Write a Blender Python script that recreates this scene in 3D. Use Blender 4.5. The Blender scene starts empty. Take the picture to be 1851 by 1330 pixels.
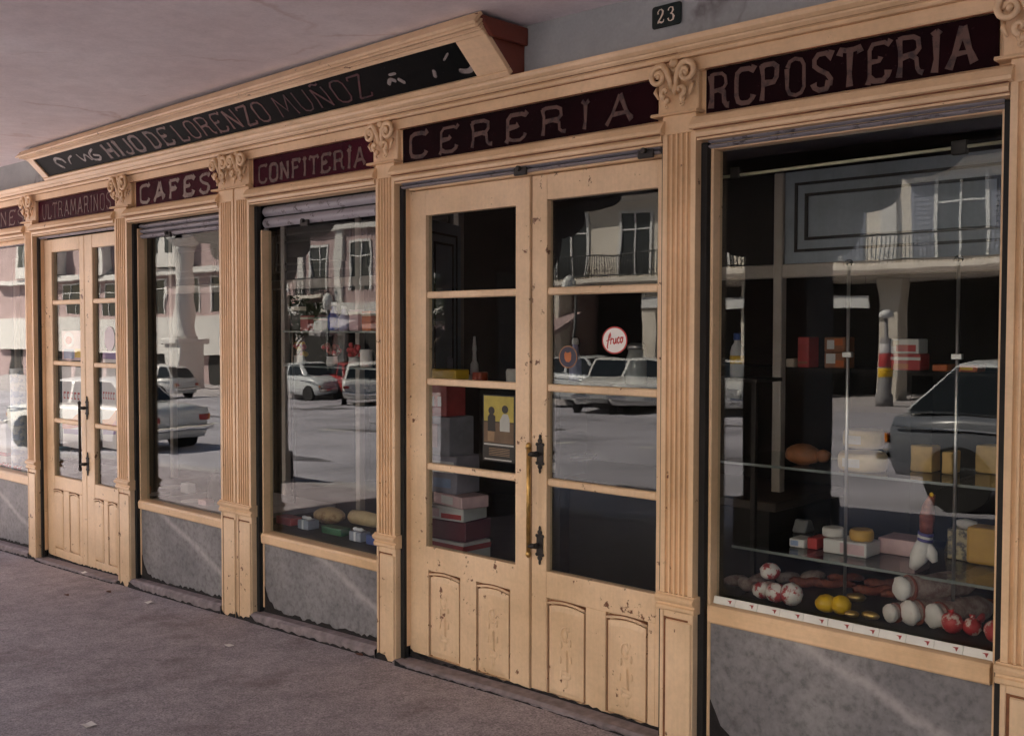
import bpy, bmesh, math, random
from mathutils import Vector, Matrix
random.seed(7)
S = bpy.context.scene
C = S.collection

# ------------------------------------------------------------------ camera, sky, sun, exposure
F = 1906.08 / 1851.0
YAW, PITCH, ROLL = 2.3286049, -0.0362102, 0.0014646
CAM = Vector((0, -3.25744, 1.65))
ax = Vector((math.cos(YAW) * math.cos(PITCH), math.sin(YAW) * math.cos(PITCH), math.sin(PITCH)))
rr = Vector((math.sin(YAW), -math.cos(YAW), 0)); uu = rr.cross(ax)
rt = rr * math.cos(ROLL) + uu * math.sin(ROLL); up = -rr * math.sin(ROLL) + uu * math.cos(ROLL)
cd = bpy.data.cameras.new('camera'); cam = bpy.data.objects.new('camera', cd); C.objects.link(cam)
cd.sensor_width = 36; cd.lens = 36 * F; cd.clip_end = 600; cd.clip_start = 0.05
M = Matrix((rt, up, -ax)).transposed().to_4x4(); M.translation = CAM
cam.matrix_world = M; S.camera = cam

SUN = Vector((-0.58, 0.50, 0.64)).normalized()
w = bpy.data.worlds.new('World'); S.world = w; w.use_nodes = True
nt = w.node_tree
sky = nt.nodes.new('ShaderNodeTexSky'); sky.sky_type = 'NISHITA'; sky.sun_disc = False
sky.sun_elevation = math.asin(SUN.z); sky.sun_rotation = math.atan2(SUN.x, SUN.y)
sky.dust_density = 2.0
nt.links.new(sky.outputs[0], nt.nodes['Background'].inputs[0])
nt.nodes['Background'].inputs[1].default_value = 0.06
sl = bpy.data.lights.new('sun', 'SUN'); sl.energy = 5.0; sl.angle = math.radians(0.6); sl.color = (1, .90, .79)
so = bpy.data.objects.new('sun', sl); C.objects.link(so)
so.rotation_euler = (-SUN).to_track_quat('-Z', 'Y').to_euler(); so.location = (0, 0, 20)
S.view_settings.view_transform = 'Standard'; S.view_settings.look = 'None'
S.view_settings.exposure = 2.5; S.view_settings.gamma = 1; S.view_settings.use_curve_mapping = False
S.cycles.max_bounces = 10; S.cycles.diffuse_bounces = 5; S.cycles.glossy_bounces = 5; S.cycles.transparent_max_bounces = 16
S.cycles.caustics_reflective = False; S.cycles.caustics_refractive = False
S.cycles.sample_clamp_indirect = 6


def ray(x, y):
    return ax * (F * 1851) + rt * (x - 925.5) - up * (y - 665)
def at(x, y, Y=0.0):          # photo pixel -> (X, Z) on the vertical plane at depth Y
    d = ray(x, y); t = (Y - CAM.y) / d.y
    return CAM.x + t * d.x, CAM.z + t * d.z
def atz(x, y, z):             # photo pixel -> (X, Y) on the level plane z
    d = ray(x, y); t = (z - CAM.z) / d.z
    return CAM.x + t * d.x, CAM.y + t * d.y
GL = 0.10                     # plane of the glass
def gz(x):                    # the pavement climbs towards +x
    return 0.05 + 0.032 * (max(-70, min(x, -3.0)) + 3.87)
def rz(x):
    return gz(x) - 0.2

# ------------------------------------------------------------------ materials
def new(name):
    m = bpy.data.materials.new(name); m.use_nodes = True
    n = m.node_tree.nodes; return m, n, m.node_tree.links, n['Principled BSDF']
def N(n, t, **k):
    o = n.new('ShaderNode' + t)
    for a, v in k.items(): setattr(o, a, v)
    return o
def ramp(n, l, src, stops):
    r = N(n, 'ValToRGB'); e = r.color_ramp.elements
    while len(e) > len(stops): e.remove(e[-1])
    while len(e) < len(stops): e.new(0.5)
    for i, (p, c) in enumerate(stops):
        e[i].position = p; e[i].color = (c[0], c[1], c[2], 1) if not isinstance(c, (int, float)) else (c, c, c, 1)
    l.new(src, r.inputs[0]); return r.outputs[0]
def noise(n, l, scale, detail=4, rough=.55, coord=None, stretch=None):
    t = N(n, 'TexNoise'); t.inputs['Scale'].default_value = scale; t.inputs['Detail'].default_value = detail
    t.inputs['Roughness'].default_value = rough
    c = N(n, 'TexCoord').outputs['Object'] if coord is None else coord
    if stretch:
        mp = N(n, 'Mapping'); mp.inputs['Scale'].default_value = stretch; l.new(c, mp.inputs[0]); c = mp.outputs[0]
    l.new(c, t.inputs['Vector']); return t.outputs['Fac']
def mix(n, l, f, a, b, kind='MIX'):
    m = N(n, 'MixRGB', blend_type=kind)
    for i, v in ((0, f), (1, a), (2, b)):
        if isinstance(v, (int, float)): m.inputs[i].default_value = v if i == 0 else (v, v, v, 1)
        elif isinstance(v, tuple): m.inputs[i].default_value = (*v, 1)
        else: l.new(v, m.inputs[i])
    return m.outputs[0]
def bump(n, l, p, h, strength=.3, dist=.01):
    b = N(n, 'Bump'); b.inputs['Strength'].default_value = strength; b.inputs['Distance'].default_value = dist
    l.new(h, b.inputs['Height']); l.new(b.outputs[0], p.inputs['Normal'])
MATS = {}
def plain(name, col, rough=.6, metal=0, vary=.18, scale=14, spec=.5, bmp=0):
    if name in MATS: return MATS[name]
    m, n, l, p = new(name)
    f = noise(n, l, scale, 5)
    c = ramp(n, l, f, [(.3, tuple(v * (1 - vary) for v in col)), (.7, tuple(min(1, v * (1 + vary)) for v in col))])
    l.new(c, p.inputs['Base Color']); p.inputs['Roughness'].default_value = rough; p.inputs['Metallic'].default_value = metal
    p.inputs['Specular IOR Level'].default_value = spec
    if bmp: bump(n, l, p, noise(n, l, scale * 4, 4), bmp, .004)
    MATS[name] = m; return m
def painted(name, col, under, amount=.63, rough=.42, gstretch=(30, 30, 1.5)):
    m, n, l, p = new(name)
    big = noise(n, l, 1.6, 4)
    grain = noise(n, l, 3.0, 5, .6, stretch=gstretch)
    fine = noise(n, l, 55, 3)
    dark = tuple(v * .84 for v in col); lite = tuple(min(1, v * 1.06) for v in col)
    c = ramp(n, l, big, [(.33, (dark[0], dark[1] * .95, dark[2] * .86)), (.66, lite)])
    pt = ramp(n, l, noise(n, l, 6.5, 6, .7), [(.36, .84), (.55, 1.0)])
    c = mix(n, l, .55, c, pt, 'MULTIPLY')
    g = ramp(n, l, grain, [(.32, .90), (.6, 1.0)])
    c = mix(n, l, .5, c, g, 'MULTIPLY')
    sp = ramp(n, l, fine, [(.33, .93), (.62, 1.02)])
    c = mix(n, l, .7, c, sp, 'MULTIPLY')
    ch = noise(n, l, 19, 7, .66)
    ch2 = noise(n, l, 2.2, 3)
    cc = N(n, 'Math', operation='ADD'); l.new(ch, cc.inputs[0])
    sc = N(n, 'Math', operation='MULTIPLY'); l.new(ch2, sc.inputs[0]); sc.inputs[1].default_value = .28
    l.new(sc.outputs[0], cc.inputs[1])
    f = ramp(n, l, cc.outputs[0], [(amount + .19, 0.0), (amount + .22, 1.0)])
    c = mix(n, l, f, c, under)
    l.new(c, p.inputs['Base Color'])
    p.inputs['Roughness'].default_value = rough
    h = mix(n, l, f, grain, 0.0)
    bump(n, l, p, h, .12, .003)
    return m

CREAM = painted('cream_paint', (.80, .56, .345), (.16, .06, .03))
RECESS_SHADE = plain('recess_shade_brown', (.20, .075, .03), .8, vary=.35, scale=30)  # brown for thin strips that paint shade into joints and moulding recesses
CREAM_H = painted('cream_paint_board', (.80, .56, .345), (.16, .06, .03), gstretch=(1.5, 30, 30))
CREAM_D = painted('cream_paint_door', (.81, .59, .385), (.17, .07, .035), amount=.595)
BROWN = painted('worn_brown_paint', (.16, .035, .02), (.06, .02, .015), amount=.66)
WHITE_IN = painted('greyish_white_paint', (.28, .31, .37), (.1, .09, .08), amount=.7)
INPOST = painted('grey_post_paint', (.40, .34, .31), (.2, .15, .12), amount=.68)

def sign_mat(name, a, b):
    m, n, l, p = new(name)
    f = noise(n, l, 2.3, 4); g = noise(n, l, 60, 4)
    c = ramp(n, l, f, [(.35, a), (.7, b)])
    s = ramp(n, l, g, [(.66, 0.0), (.74, .5)])
    c = mix(n, l, s, c, tuple(min(1, v * 2.2 + .02) for v in b))
    l.new(c, p.inputs['Base Color']); p.inputs['Roughness'].default_value = .5
    p.inputs['Specular IOR Level'].default_value = .03
    bump(n, l, p, g, .15, .002)
    return m
SIGN_DARK = sign_mat('black_sign_paint', (.006, .007, .007), (.012, .011, .011))
SIGN_MAR = sign_mat('maroon_sign_paint', (.008, .003, .004), (.018, .004, .006))
SIGN_RED = sign_mat('dark_red_sign_paint', (.032, .005, .010), (.062, .008, .016))
def letter_mat(name, a, b, thr=.52):
    m, n, l, p = new(name)
    f = noise(n, l, 26, 5, .65); g = noise(n, l, 5, 3)
    c = ramp(n, l, f, [(.36, b), (thr, a)])
    l.new(c, p.inputs['Base Color']); p.inputs['Roughness'].default_value = .55
    return m
GOLD = letter_mat('faded_gold_lettering', (.105, .05, .038), (.025, .009, .010))
GOLD_P = letter_mat('pale_gold_lettering', (.20, .14, .115), (.10, .05, .045))
GOLD_R = letter_mat('reddish_lettering', (.12, .04, .03), (.05, .014, .014))
GOLD_D = letter_mat('worn_red_lettering', (.075, .014, .017), (.018, .006, .007))
GOLD_G = letter_mat('ghost_lettering', (.10, .035, .025), (.055, .012, .018))
WORN = letter_mat('worn_white_lettering', (.27, .23, .21), (.06, .045, .045))

def plaster(name, a, b, crackc, rough=.9, crack=.5):
    m, n, l, p = new(name)
    co = N(n, 'TexCoord').outputs['Object']
    f = noise(n, l, .9, 6, .6); g = noise(n, l, 9, 6, .65); h = noise(n, l, 70, 3)
    c = ramp(n, l, f, [(.3, a), (.7, b)])
    c = mix(n, l, .55, c, ramp(n, l, g, [(.3, .82), (.65, 1.04)]), 'MULTIPLY')
    c = mix(n, l, .5, c, ramp(n, l, h, [(.3, .88), (.6, 1.0)]), 'MULTIPLY')
    # hairline cracks: warped voronoi edges, broken up
    wn = N(n, 'TexNoise'); wn.inputs['Scale'].default_value = 2.5; wn.inputs['Detail'].default_value = 5; l.new(co, wn.inputs['Vector'])
    add = N(n, 'VectorMath', operation='MULTIPLY_ADD'); l.new(wn.outputs['Color'], add.inputs[0]); add.inputs[1].default_value = (.6, .6, .6); l.new(co, add.inputs[2])
    v = N(n, 'TexVoronoi', feature='DISTANCE_TO_EDGE'); v.inputs['Scale'].default_value = .75; l.new(add.outputs[0], v.inputs['Vector'])
    e = ramp(n, l, v.outputs['Distance'], [(.0, 1.0), (.016, 0.0)])
    k = ramp(n, l, noise(n, l, 1.3, 3), [(.44, 0.0), (.54, crack)])
    e2 = mix(n, l, 1.0, e, k, 'MULTIPLY')
    c = mix(n, l, e2, c, crackc)
    sp = ramp(n, l, noise(n, l, 6.5, 7, .7), [(.66, 0.0), (.73, .5)])
    c = mix(n, l, sp, c, crackc)
    l.new(c, p.inputs['Base Color']); p.inputs['Roughness'].default_value = rough
    bump(n, l, p, g, .35, .006)
    return m
CEIL = plaster('ceiling_plaster', (.76, .67, .68), (.88, .83, .85), (.48, .33, .29), crack=.4)
WALLP = plaster('grey_wall_plaster', (.27, .275, .275), (.38, .385, .38), (.12, .10, .10), crack=.8)
STONE_IN = plaster('brown_pillar_plaster', (.13, .11, .10), (.19, .16, .145), (.1, .08, .07))

def marble():
    m, n, l, p = new('grey_marble')
    co = N(n, 'TexCoord').outputs['Object']
    f = noise(n, l, 3.2, 6, .6); g = noise(n, l, 30, 7, .66); q = noise(n, l, 46, 5, .7)
    c = ramp(n, l, f, [(.3, (.165, .16, .17)), (.72, (.29, .28, .285))])
    c = mix(n, l, 1.0, c, ramp(n, l, g, [(.34, .62), (.5, .93), (.7, 1.08)]), 'MULTIPLY')
    c = mix(n, l, .8, c, ramp(n, l, q, [(.34, .86), (.6, 1.04)]), 'MULTIPLY')
    mp = N(n, 'Mapping'); mp.inputs['Rotation'].default_value = (0, math.radians(71), 0); l.new(co, mp.inputs[0])
    wv = N(n, 'TexWave'); wv.inputs['Scale'].default_value = .63; wv.inputs['Distortion'].default_value = 1.5; wv.inputs['Detail'].default_value = 6
    wv.inputs['Detail Scale'].default_value = 1.3; wv.inputs['Detail Roughness'].default_value = .6; wv.inputs['Phase Offset'].default_value = 4.03
    l.new(mp.outputs[0], wv.inputs['Vector'])
    ve = ramp(n, l, wv.outputs['Fac'], [(.962, 0.0), (.99, .25), (1.0, .5)])
    ve = mix(n, l, .6, ve, g, 'MULTIPLY')
    c = mix(n, l, ve, c, (.60, .55, .55))
    l.new(c, p.inputs['Base Color']); p.inputs['Roughness'].default_value = .5
    p.inputs['Specular IOR Level'].default_value = .3
    bump(n, l, p, g, .15, .003)
    return m
MARBLE = marble()
def paving():
    m, n, l, p = new('pavement_concrete')
    f = noise(n, l, .8, 6, .6); g = noise(n, l, 7, 6, .7); h = noise(n, l, 120, 4, .7); k = noise(n, l, 38, 5, .7)
    c = ramp(n, l, f, [(.3, (.35, .30, .315)), (.7, (.49, .435, .455))])
    c = mix(n, l, .8, c, ramp(n, l, g, [(.3, .62), (.68, 1.1)]), 'MULTIPLY')
    c = mix(n, l, .9, c, ramp(n, l, h, [(.32, .38), (.68, 1.5)]), 'MULTIPLY')
    c = mix(n, l, .6, c, ramp(n, l, k, [(.3, .55), (.7, 1.25)]), 'MULTIPLY')
    st = ramp(n, l, noise(n, l, 2.1, 6, .65), [(.56, 0.0), (.72, .5)])
    c = mix(n, l, st, c, (.12, .075, .065))
    lt = ramp(n, l, noise(n, l, 210, 2), [(.74, 0.0), (.78, .5)])
    c = mix(n, l, lt, c, (.5, .46, .44))
    l.new(c, p.inputs['Base Color']); p.inputs['Roughness'].default_value = .82
    b = mix(n, l, .5, h, k)
    bump(n, l, p, b, .5, .006)
    return m
PAVE = paving()
STEP = plain('doorstep_stone', (.23, .19, .195), .8, vary=.3, scale=22, bmp=.5)
KERB = plain('kerb_stone', (.42, .39, .39), .8, vary=.2, scale=9, bmp=.3)
ROAD = plain('dusty_asphalt', (.36, .345, .375), .9, vary=.34, scale=.5, bmp=.3)
LINE = plain('road_paint', (.62, .6, .55), .7)
IRON = plain('dark_iron', (.022, .017, .015), .65, vary=.4, scale=40, bmp=.3)
GUIDE = plain('black_shutter_channel', (.010, .009, .009), .8, vary=.4)
BRASS = plain('tarnished_brass', (.50, .30, .10), .38, .75, vary=.35, scale=30)
def slatmat():
    m, n, l, p = new('grey_shutter_slat')
    g = noise(n, l, 17, 7, .7); f = noise(n, l, 3, 4)
    c = ramp(n, l, f, [(.3, (.25, .235, .26)), (.7, (.36, .34, .37))])
    s = ramp(n, l, g, [(.55, 0.0), (.63, .85)])
    c = mix(n, l, s, c, (.055, .04, .04))
    l.new(c, p.inputs['Base Color']); p.inputs['Roughness'].default_value = .6; p.inputs['Metallic'].default_value = .2
    bump(n, l, p, g, .3, .004)
    return m
SLAT = slatmat()
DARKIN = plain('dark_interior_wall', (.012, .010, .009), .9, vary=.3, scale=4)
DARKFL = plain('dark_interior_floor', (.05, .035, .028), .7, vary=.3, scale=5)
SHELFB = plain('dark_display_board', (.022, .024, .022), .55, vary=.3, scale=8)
SHELFM = plain('grey_display_marble', (.30, .27, .28), .4, vary=.2, scale=8)
STEEL = plain('shelf_steel', (.55, .53, .52), .3, .9, vary=.1)

def glass():
    m, n, l, p = new('window_glass')
    n.remove(p)
    out = n['Material Output']
    geo = N(n, 'NewGeometry')
    co = N(n, 'TexCoord').outputs['Object']
    oi = N(n, 'ObjectInfo')
    va = N(n, 'VectorMath', operation='ADD'); l.new(co, va.inputs[0])
    cb = N(n, 'CombineXYZ'); ml = N(n, 'Math', operation='MULTIPLY'); l.new(oi.outputs['Random'], ml.inputs[0]); ml.inputs[1].default_value = 40
    l.new(ml.outputs[0], cb.inputs[2]); l.new(cb.outputs[0], va.inputs[1])
    t = N(n, 'TexNoise'); t.inputs['Scale'].default_value = 3.2; t.inputs['Detail'].default_value = 1.5
    l.new(va.outputs[0], t.inputs['Vector'])
    b = N(n, 'Bump'); b.inputs['Strength'].default_value = 1; b.inputs['Distance'].default_value = .0005; l.new(t.outputs['Fac'], b.inputs['Height'])
    dt = N(n, 'VectorMath', operation='DOT_PRODUCT'); l.new(geo.outputs['Normal'], dt.inputs[0]); l.new(geo.outputs['Incoming'], dt.inputs[1])
    ab = N(n, 'Math', operation='ABSOLUTE'); l.new(dt.outputs['Value'], ab.inputs[0])
    om = N(n, 'Math', operation='SUBTRACT'); om.inputs[0].default_value = 1; l.new(ab.outputs[0], om.inputs[1])
    pw = N(n, 'Math', operation='POWER'); l.new(om.outputs[0], pw.inputs[0]); pw.inputs[1].default_value = 5
    fr = N(n, 'Math', operation='MULTIPLY_ADD'); l.new(pw.outputs[0], fr.inputs[0]); fr.inputs[1].default_value = .95; fr.inputs[2].default_value = .034
    gl = N(n, 'BsdfGlossy'); gl.inputs['Roughness'].default_value = 0.0; l.new(b.outputs[0], gl.inputs['Normal'])
    tr = N(n, 'BsdfTransparent'); tr.inputs[0].default_value = (.93, .95, .94, 1)
    df = N(n, 'BsdfDiffuse'); df.inputs[0].default_value = (.6, .57, .53, 1)
    mx = N(n, 'MixShader'); l.new(fr.outputs[0], mx.inputs[0]); l.new(tr.outputs[0], mx.inputs[1]); l.new(gl.outputs[0], mx.inputs[2])
    # a thin film of dust and smears
    d1 = noise(n, l, 5, 6, .7, stretch=(1, 1, .35)); d2 = noise(n, l, 60, 3)
    dd = mix(n, l, .3, d1, d2)
    dr = ramp(n, l, dd, [(.55, 0.0), (.8, .006)])
    mx2 = N(n, 'MixShader'); l.new(dr, mx2.inputs[0]); l.new(mx.outputs[0], mx2.inputs[1]); l.new(df.outputs[0], mx2.inputs[2])
    l.new(mx2.outputs[0], out.inputs[0])
    return m
GLASS = glass()
GSHELF = plain('shelf_glass_edge', (.20, .22, .21), .15, 0, vary=.05)

# ------------------------------------------------------------------ mesh helpers
class MB:
    def __init__(s): s.v = []; s.f = []; s.sm = []
    def poly(s, pts, smooth=False):
        b = len(s.v); s.v += [tuple(p) for p in pts]; s.f.append(tuple(range(b, b + len(pts)))); s.sm.append(smooth)
    def grid(s, rows, closed=False, cap=False, smooth=True):
        b = len(s.v); n = len(rows[0])
        for r in rows: s.v += [tuple(p) for p in r]
        for i in range(len(rows) - 1):
            for j in range(n if closed else n - 1):
                k = (j + 1) % n
                s.f.append((b + i * n + j, b + i * n + k, b + (i + 1) * n + k, b + (i + 1) * n + j)); s.sm.append(smooth)
        if cap:
            s.f.append(tuple(b + j for j in reversed(range(n)))); s.sm.append(False)
            s.f.append(tuple(b + (len(rows) - 1) * n + j for j in range(n))); s.sm.append(False)
    def box(s, x0, x1, y0, y1, z0, z1):
        b = len(s.v)
        s.v += [(x, y, z) for z in (z0, z1) for y in (y0, y1) for x in (x0, x1)]
        for f in ((0, 2, 3, 1), (4, 5, 7, 6), (0, 1, 5, 4), (2, 6, 7, 3), (0, 4, 6, 2), (1, 3, 7, 5)):
            s.f.append(tuple(b + i for i in f)); s.sm.append(False)
        return s
    def extr(s, prof, a, b, axis='x', smooth=False):
        """closed profile swept along an axis; profile is (y,z) for x, (x,y) for z, (x,z) for y"""
        mk = {'x': lambda p, t: (t, p[0], p[1]), 'z': lambda p, t: (p[0], p[1], t), 'y': lambda p, t: (p[0], t, p[1])}[axis]
        s.grid([[mk(p, a) for p in prof], [mk(p, b) for p in prof]], True, True, smooth)
        return s
    def tube(s, pts, r, n=8, cap=True):
        P = [Vector(p) for p in pts]; R = r if isinstance(r, (list, tuple)) else [r] * len(P)
        rows = []; pu = None
        for i, p in enumerate(P):
            t = (P[min(i + 1, len(P) - 1)] - P[max(i - 1, 0)]).normalized()
            if pu is None: pu = t.orthogonal().normalized()
            u = (pu - t * pu.dot(t)).normalized(); pu = u; v = t.cross(u)
            rows.append([p + (u * math.cos(a) + v * math.sin(a)) * R[i] for a in [2 * math.pi * k / n for k in range(n)]])
        s.grid(rows, True, cap); return s
    def lathe(s, prof, c=(0, 0, 0), n=16, axis='z'):
        rows = []
        for r, h in prof:
            row = []
            for k in range(n):
                a = 2 * math.pi * k / n; p, q = r * math.cos(a), r * math.sin(a)
                row.append({'z': (c[0] + p, c[1] + q, c[2] + h), 'y': (c[0] + p, c[1] + h, c[2] + q), 'x': (c[0] + h, c[1] + p, c[2] + q)}[axis])
            rows.append(row)
        s.grid(rows, True, True); return s
    def ell(s, c, r, n=12, m=8, rot=None, wob=0):
        rows = []
        for i in range(m + 1):
            a = math.pi * (i + .02 * (i == 0) - .02 * (i == m)) / m
            row = []
            for k in range(n):
                b = 2 * math.pi * k / n
                v = Vector((r[0] * math.sin(a) * math.cos(b), r[1] * math.sin(a) * math.sin(b), r[2] * math.cos(a)))
                if wob: v *= 1 + random.uniform(-wob, wob)
                if rot: v = rot @ v
                row.append(Vector(c) + v)
            rows.append(row)
        s.grid(rows, True, True); return s
    def shift(s, d):
        s.v = [(p[0] + d[0], p[1] + d[1], p[2] + d[2]) for p in s.v]; return s
    def build(s, name, mat, parent=None, bevel=0, loc=(0, 0, 0), label=None, seg=1):
        me = bpy.data.meshes.new(name); me.from_pydata(s.v, [], s.f); me.update()
        for p, q in zip(me.polygons, s.sm): p.use_smooth = q
        bm = bmesh.new(); bm.from_mesh(me); bmesh.ops.recalc_face_normals(bm, faces=bm.faces); bm.to_mesh(me); bm.free()
        me.materials.append(mat)
        o = bpy.data.objects.new(name, me); C.objects.link(o); o.location = loc
        if parent: o.parent = parent
        if label: o['label'] = label
        if bevel:
            b = o.modifiers.new('bevel', 'BEVEL'); b.width = bevel; b.segments = seg; b.limit_method = 'ANGLE'; b.angle_limit = math.radians(40)
        return o
def tag(o, label, cat, group=None, kind=None):
    if label: o['label'] = label
    if cat: o['category'] = cat
    if group: o['group'] = group
    if kind: o['kind'] = kind
    return o
def thing(name, label, cat, loc=(0, 0, 0), rotz=0, group=None):
    o = bpy.data.objects.new(name, None); C.objects.link(o); o.location = loc; o.rotation_euler = (0, 0, rotz); o.empty_display_size = .1
    return tag(o, label, cat, group)
def dup(o, parent=None):
    c = o.copy(); C.objects.link(c); c.parent = parent
    for ch in list(o.children): dup(ch, c)
    return c

def ribbon(mb, pts, wd, y0, th, flare=1.35, closed=False):
    """flat stroke in the xz plane standing th proud of y0"""
    P = [Vector((p[0], p[1])) for p in pts]
    if closed: P = P + [P[0]]
    n = len(P); L = []; R = []
    for i, p in enumerate(P):
        if closed and i in (0, n - 1): d1 = (P[-1] - P[-2]).normalized(); d2 = (P[1] - P[0]).normalized()
        else:
            d1 = (P[i] - P[i - 1]).normalized() if i > 0 else (P[1] - P[0]).normalized()
            d2 = (P[i + 1] - P[i]).normalized() if i < n - 1 else d1
        t = (d1 + d2); t = t.normalized() if t.length > 1e-6 else d1
        nn = Vector((-t.y, t.x)); k = max(.5, nn.dot(Vector((-d1.y, d1.x))))
        ww = wd / 2 / k * (flare if (not closed and i in (0, n - 1)) else 1)
        L.append(p + nn * ww); R.append(p - nn * ww)
    rows = []
    for i in range(n):
        rows.append([(L[i].x, y0, L[i].y), (L[i].x, y0 - th, L[i].y), (R[i].x, y0 - th, R[i].y), (R[i].x, y0, R[i].y)])
    mb.grid(rows, True, True, False)

# stroke alphabet, unit height; (advance width, strokes)
GLYPH = {
 'R': (.66, [[(.03, 0), (.06, .3), (.06, .7), (.02, 1)], [(.02, .96), (.12, 1.01), (.40, 1.0), (.53, .9), (.54, .68), (.46, .56), (.06, .5)], [(.34, .53), (.48, .42), (.50, .16), (.56, .05), (.66, .03)]]),
 'C': (.62, [[(.62, 1.06), (.54, .93), (.42, 1.0), (.16, 1.0), (.05, .9), (.03, .7), (.03, .24), (.08, .08), (.2, .01), (.44, .0), (.55, .1), (.58, .22)]]),
 'E': (.62, [[(.0, -.06), (.05, .1), (.05, .55), (.05, .84), (.14, .99), (.46, 1.0), (.56, .92), (.62, 1.05)], [(.05, .53), (.3, .53), (.36, .62)], [(.05, .1), (.18, .01), (.42, .0), (.54, .1), (.57, .24)]]),
 'e': (.62, [[(.62, 1.06), (.54, .93), (.42, 1.0), (.16, 1.0), (.05, .9), (.03, .7), (.03, .24), (.08, .08), (.2, .01), (.44, .0), (.55, .1), (.58, .22)]]),
 'P': (.58, [[(.03, -.02), (.06, .3), (.06, .7), (.02, 1)], [(.02, .95), (.12, 1.0), (.38, 1.0), (.52, .9), (.5, .62), (.4, .48), (.06, .46)]]),
 'O': (.6, [[(.03, .78), (.12, .96), (.28, 1.01), (.46, .96), (.55, .8), (.55, .2), (.46, .04), (.3, -.01), (.12, .04), (.03, .2), (.03, .78)]]),
 'S': (.56, [[(.56, 1.06), (.5, .9), (.4, 1.0), (.16, .99), (.04, .86), (.05, .7), (.18, .58), (.44, .42), (.53, .28), (.5, .1)], [(.5, .24), (.42, .02), (.2, .0), (.06, .1), (.02, .22)]]),
 'T': (.6, [[(.30, -.02), (.31, .3), (.31, .96)], [(.0, .84), (.06, 1.0), (.2, .96), (.42, .96), (.55, 1.0), (.6, .86)]]),
 'I': (.22, [[(.08, -.02), (.11, .3), (.11, .9)], [(.02, 1.02), (.11, .9), (.2, 1.02)]]),
 'Í': (.22, [[(.08, -.02), (.11, .3), (.11, .9)], [(.02, 1.02), (.11, .9), (.2, 1.02)], [(.12, 1.08), (.2, 1.2)]]),
 'A': (.66, [[(.0, -.02), (.14, .34), (.34, 1.02)], [(.34, 1.02), (.5, .4), (.62, .06)], [(.14, .34), (.5, .36), (.64, .12)]]),
 'F': (.56, [[(.03, -.02), (.06, .3), (.06, .7), (.04, .96)], [(.02, .96), (.12, .99), (.4, .99), (.5, .9), (.55, 1.04)], [(.06, .53), (.34, .53), (.4, .62)]]),
 'N': (.62, [[(.03, 0), (.06, .4), (.04, 1)], [(.04, 1), (.52, .04)], [(.52, .0), (.54, .5), (.5, 1.02)]]),
 'Ñ': (.62, [[(.03, 0), (.06, .4), (.04, .9)], [(.04, .9), (.52, .04)], [(.52, .0), (.54, .5), (.5, .92)], [(.1, 1.05), (.22, 1.12), (.36, 1.04), (.46, 1.1)]]),
 'U': (.6, [[(.03, 1), (.05, .3), (.12, .06), (.28, .0), (.44, .06), (.53, .3), (.53, 1)]]),
 'L': (.54, [[(.03, 1), (.06, .6), (.05, .02)], [(.05, .02), (.44, .0), (.54, .18)]]),
 'M': (.78, [[(.0, 0), (.06, .5), (.1, 1)], [(.1, 1), (.38, .25), (.66, 1)], [(.66, 1), (.7, .5), (.76, 0)]]),
 'H': (.62, [[(.03, 0), (.06, .5), (.03, 1)], [(.54, 0), (.52, .5), (.55, 1)], [(.06, .5), (.52, .52)]]),
 'J': (.5, [[(.44, 1), (.44, .25), (.36, .04), (.2, .0), (.06, .08), (.02, .22)]]),
 'D': (.62, [[(.03, 0), (.06, .5), (.03, 1)], [(.0, .98), (.3, .98), (.5, .84), (.55, .5), (.5, .16), (.3, .01), (.0, .02)]]),
 'Z': (.56, [[(.0, .84), (.04, .98), (.52, 1.0)], [(.52, 1.0), (.04, .0)], [(.04, .0), (.5, .02), (.56, .16)]]),
 ' ': (.34, []),
}
def lettering(text, x0, x1, z0, z1, y, mat, parent, wd=.012, gap=.22, th=.0015, name='letter', tilt=None, italics=0):
    tot = sum(GLYPH[c][0] for c in text) + gap * (len(text) - 1)
    sx = (x1 - x0) / tot; h = z1 - z0; x = 0
    for c in text:
        mb = MB()
        for si, st in enumerate(GLYPH[c][1]):
            pts = [(x0 + (x + px + italics * py) * sx + random.uniform(-.0015, .0015), z0 + py * h + random.uniform(-.0015, .0015)) for px, py in st]
            ribbon(mb, pts, wd * random.uniform(.75, 1.25), 0, th + si * .0004, 1.5)
        x += GLYPH[c][0] + gap
        mb.v = [(p[0], y + p[1], p[2]) for p in mb.v]
        mb.build(name, mat, parent)

# ------------------------------------------------------------------ ground, road
def strip(name, y0, y1, zf, mat, dz=0, x0=-90, x1=30, thick=None):
    xs = sorted(set([x0, -70, -3.0, x1] + [x0 + (x1 - x0) * i / 24 for i in range(25)]))
    mb = MB()
    if thick is None: mb.grid([[(x, y0, zf(x) + dz) for x in xs], [(x, y1, zf(x) + dz) for x in xs]], smooth=False)
    else:
        mb.grid([[(x, y0, zf(x) + dz - thick) for x in xs], [(x, y0, zf(x) + dz) for x in xs], [(x, y1, zf(x) + dz) for x in xs], [(x, y1, zf(x) + dz - thick) for x in xs]], smooth=False)
    return mb.build(name, mat)
tag(strip('pavement', -3.82, 6, gz, PAVE), None, None, kind='structure')
tag(strip('kerb', -4.12, -3.82, gz, KERB, .004, thick=.35), None, None, kind='structure')
tag(strip('road', -260, -4.1, rz, ROAD, x0=-260, x1=200), None, None, kind='structure')
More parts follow.
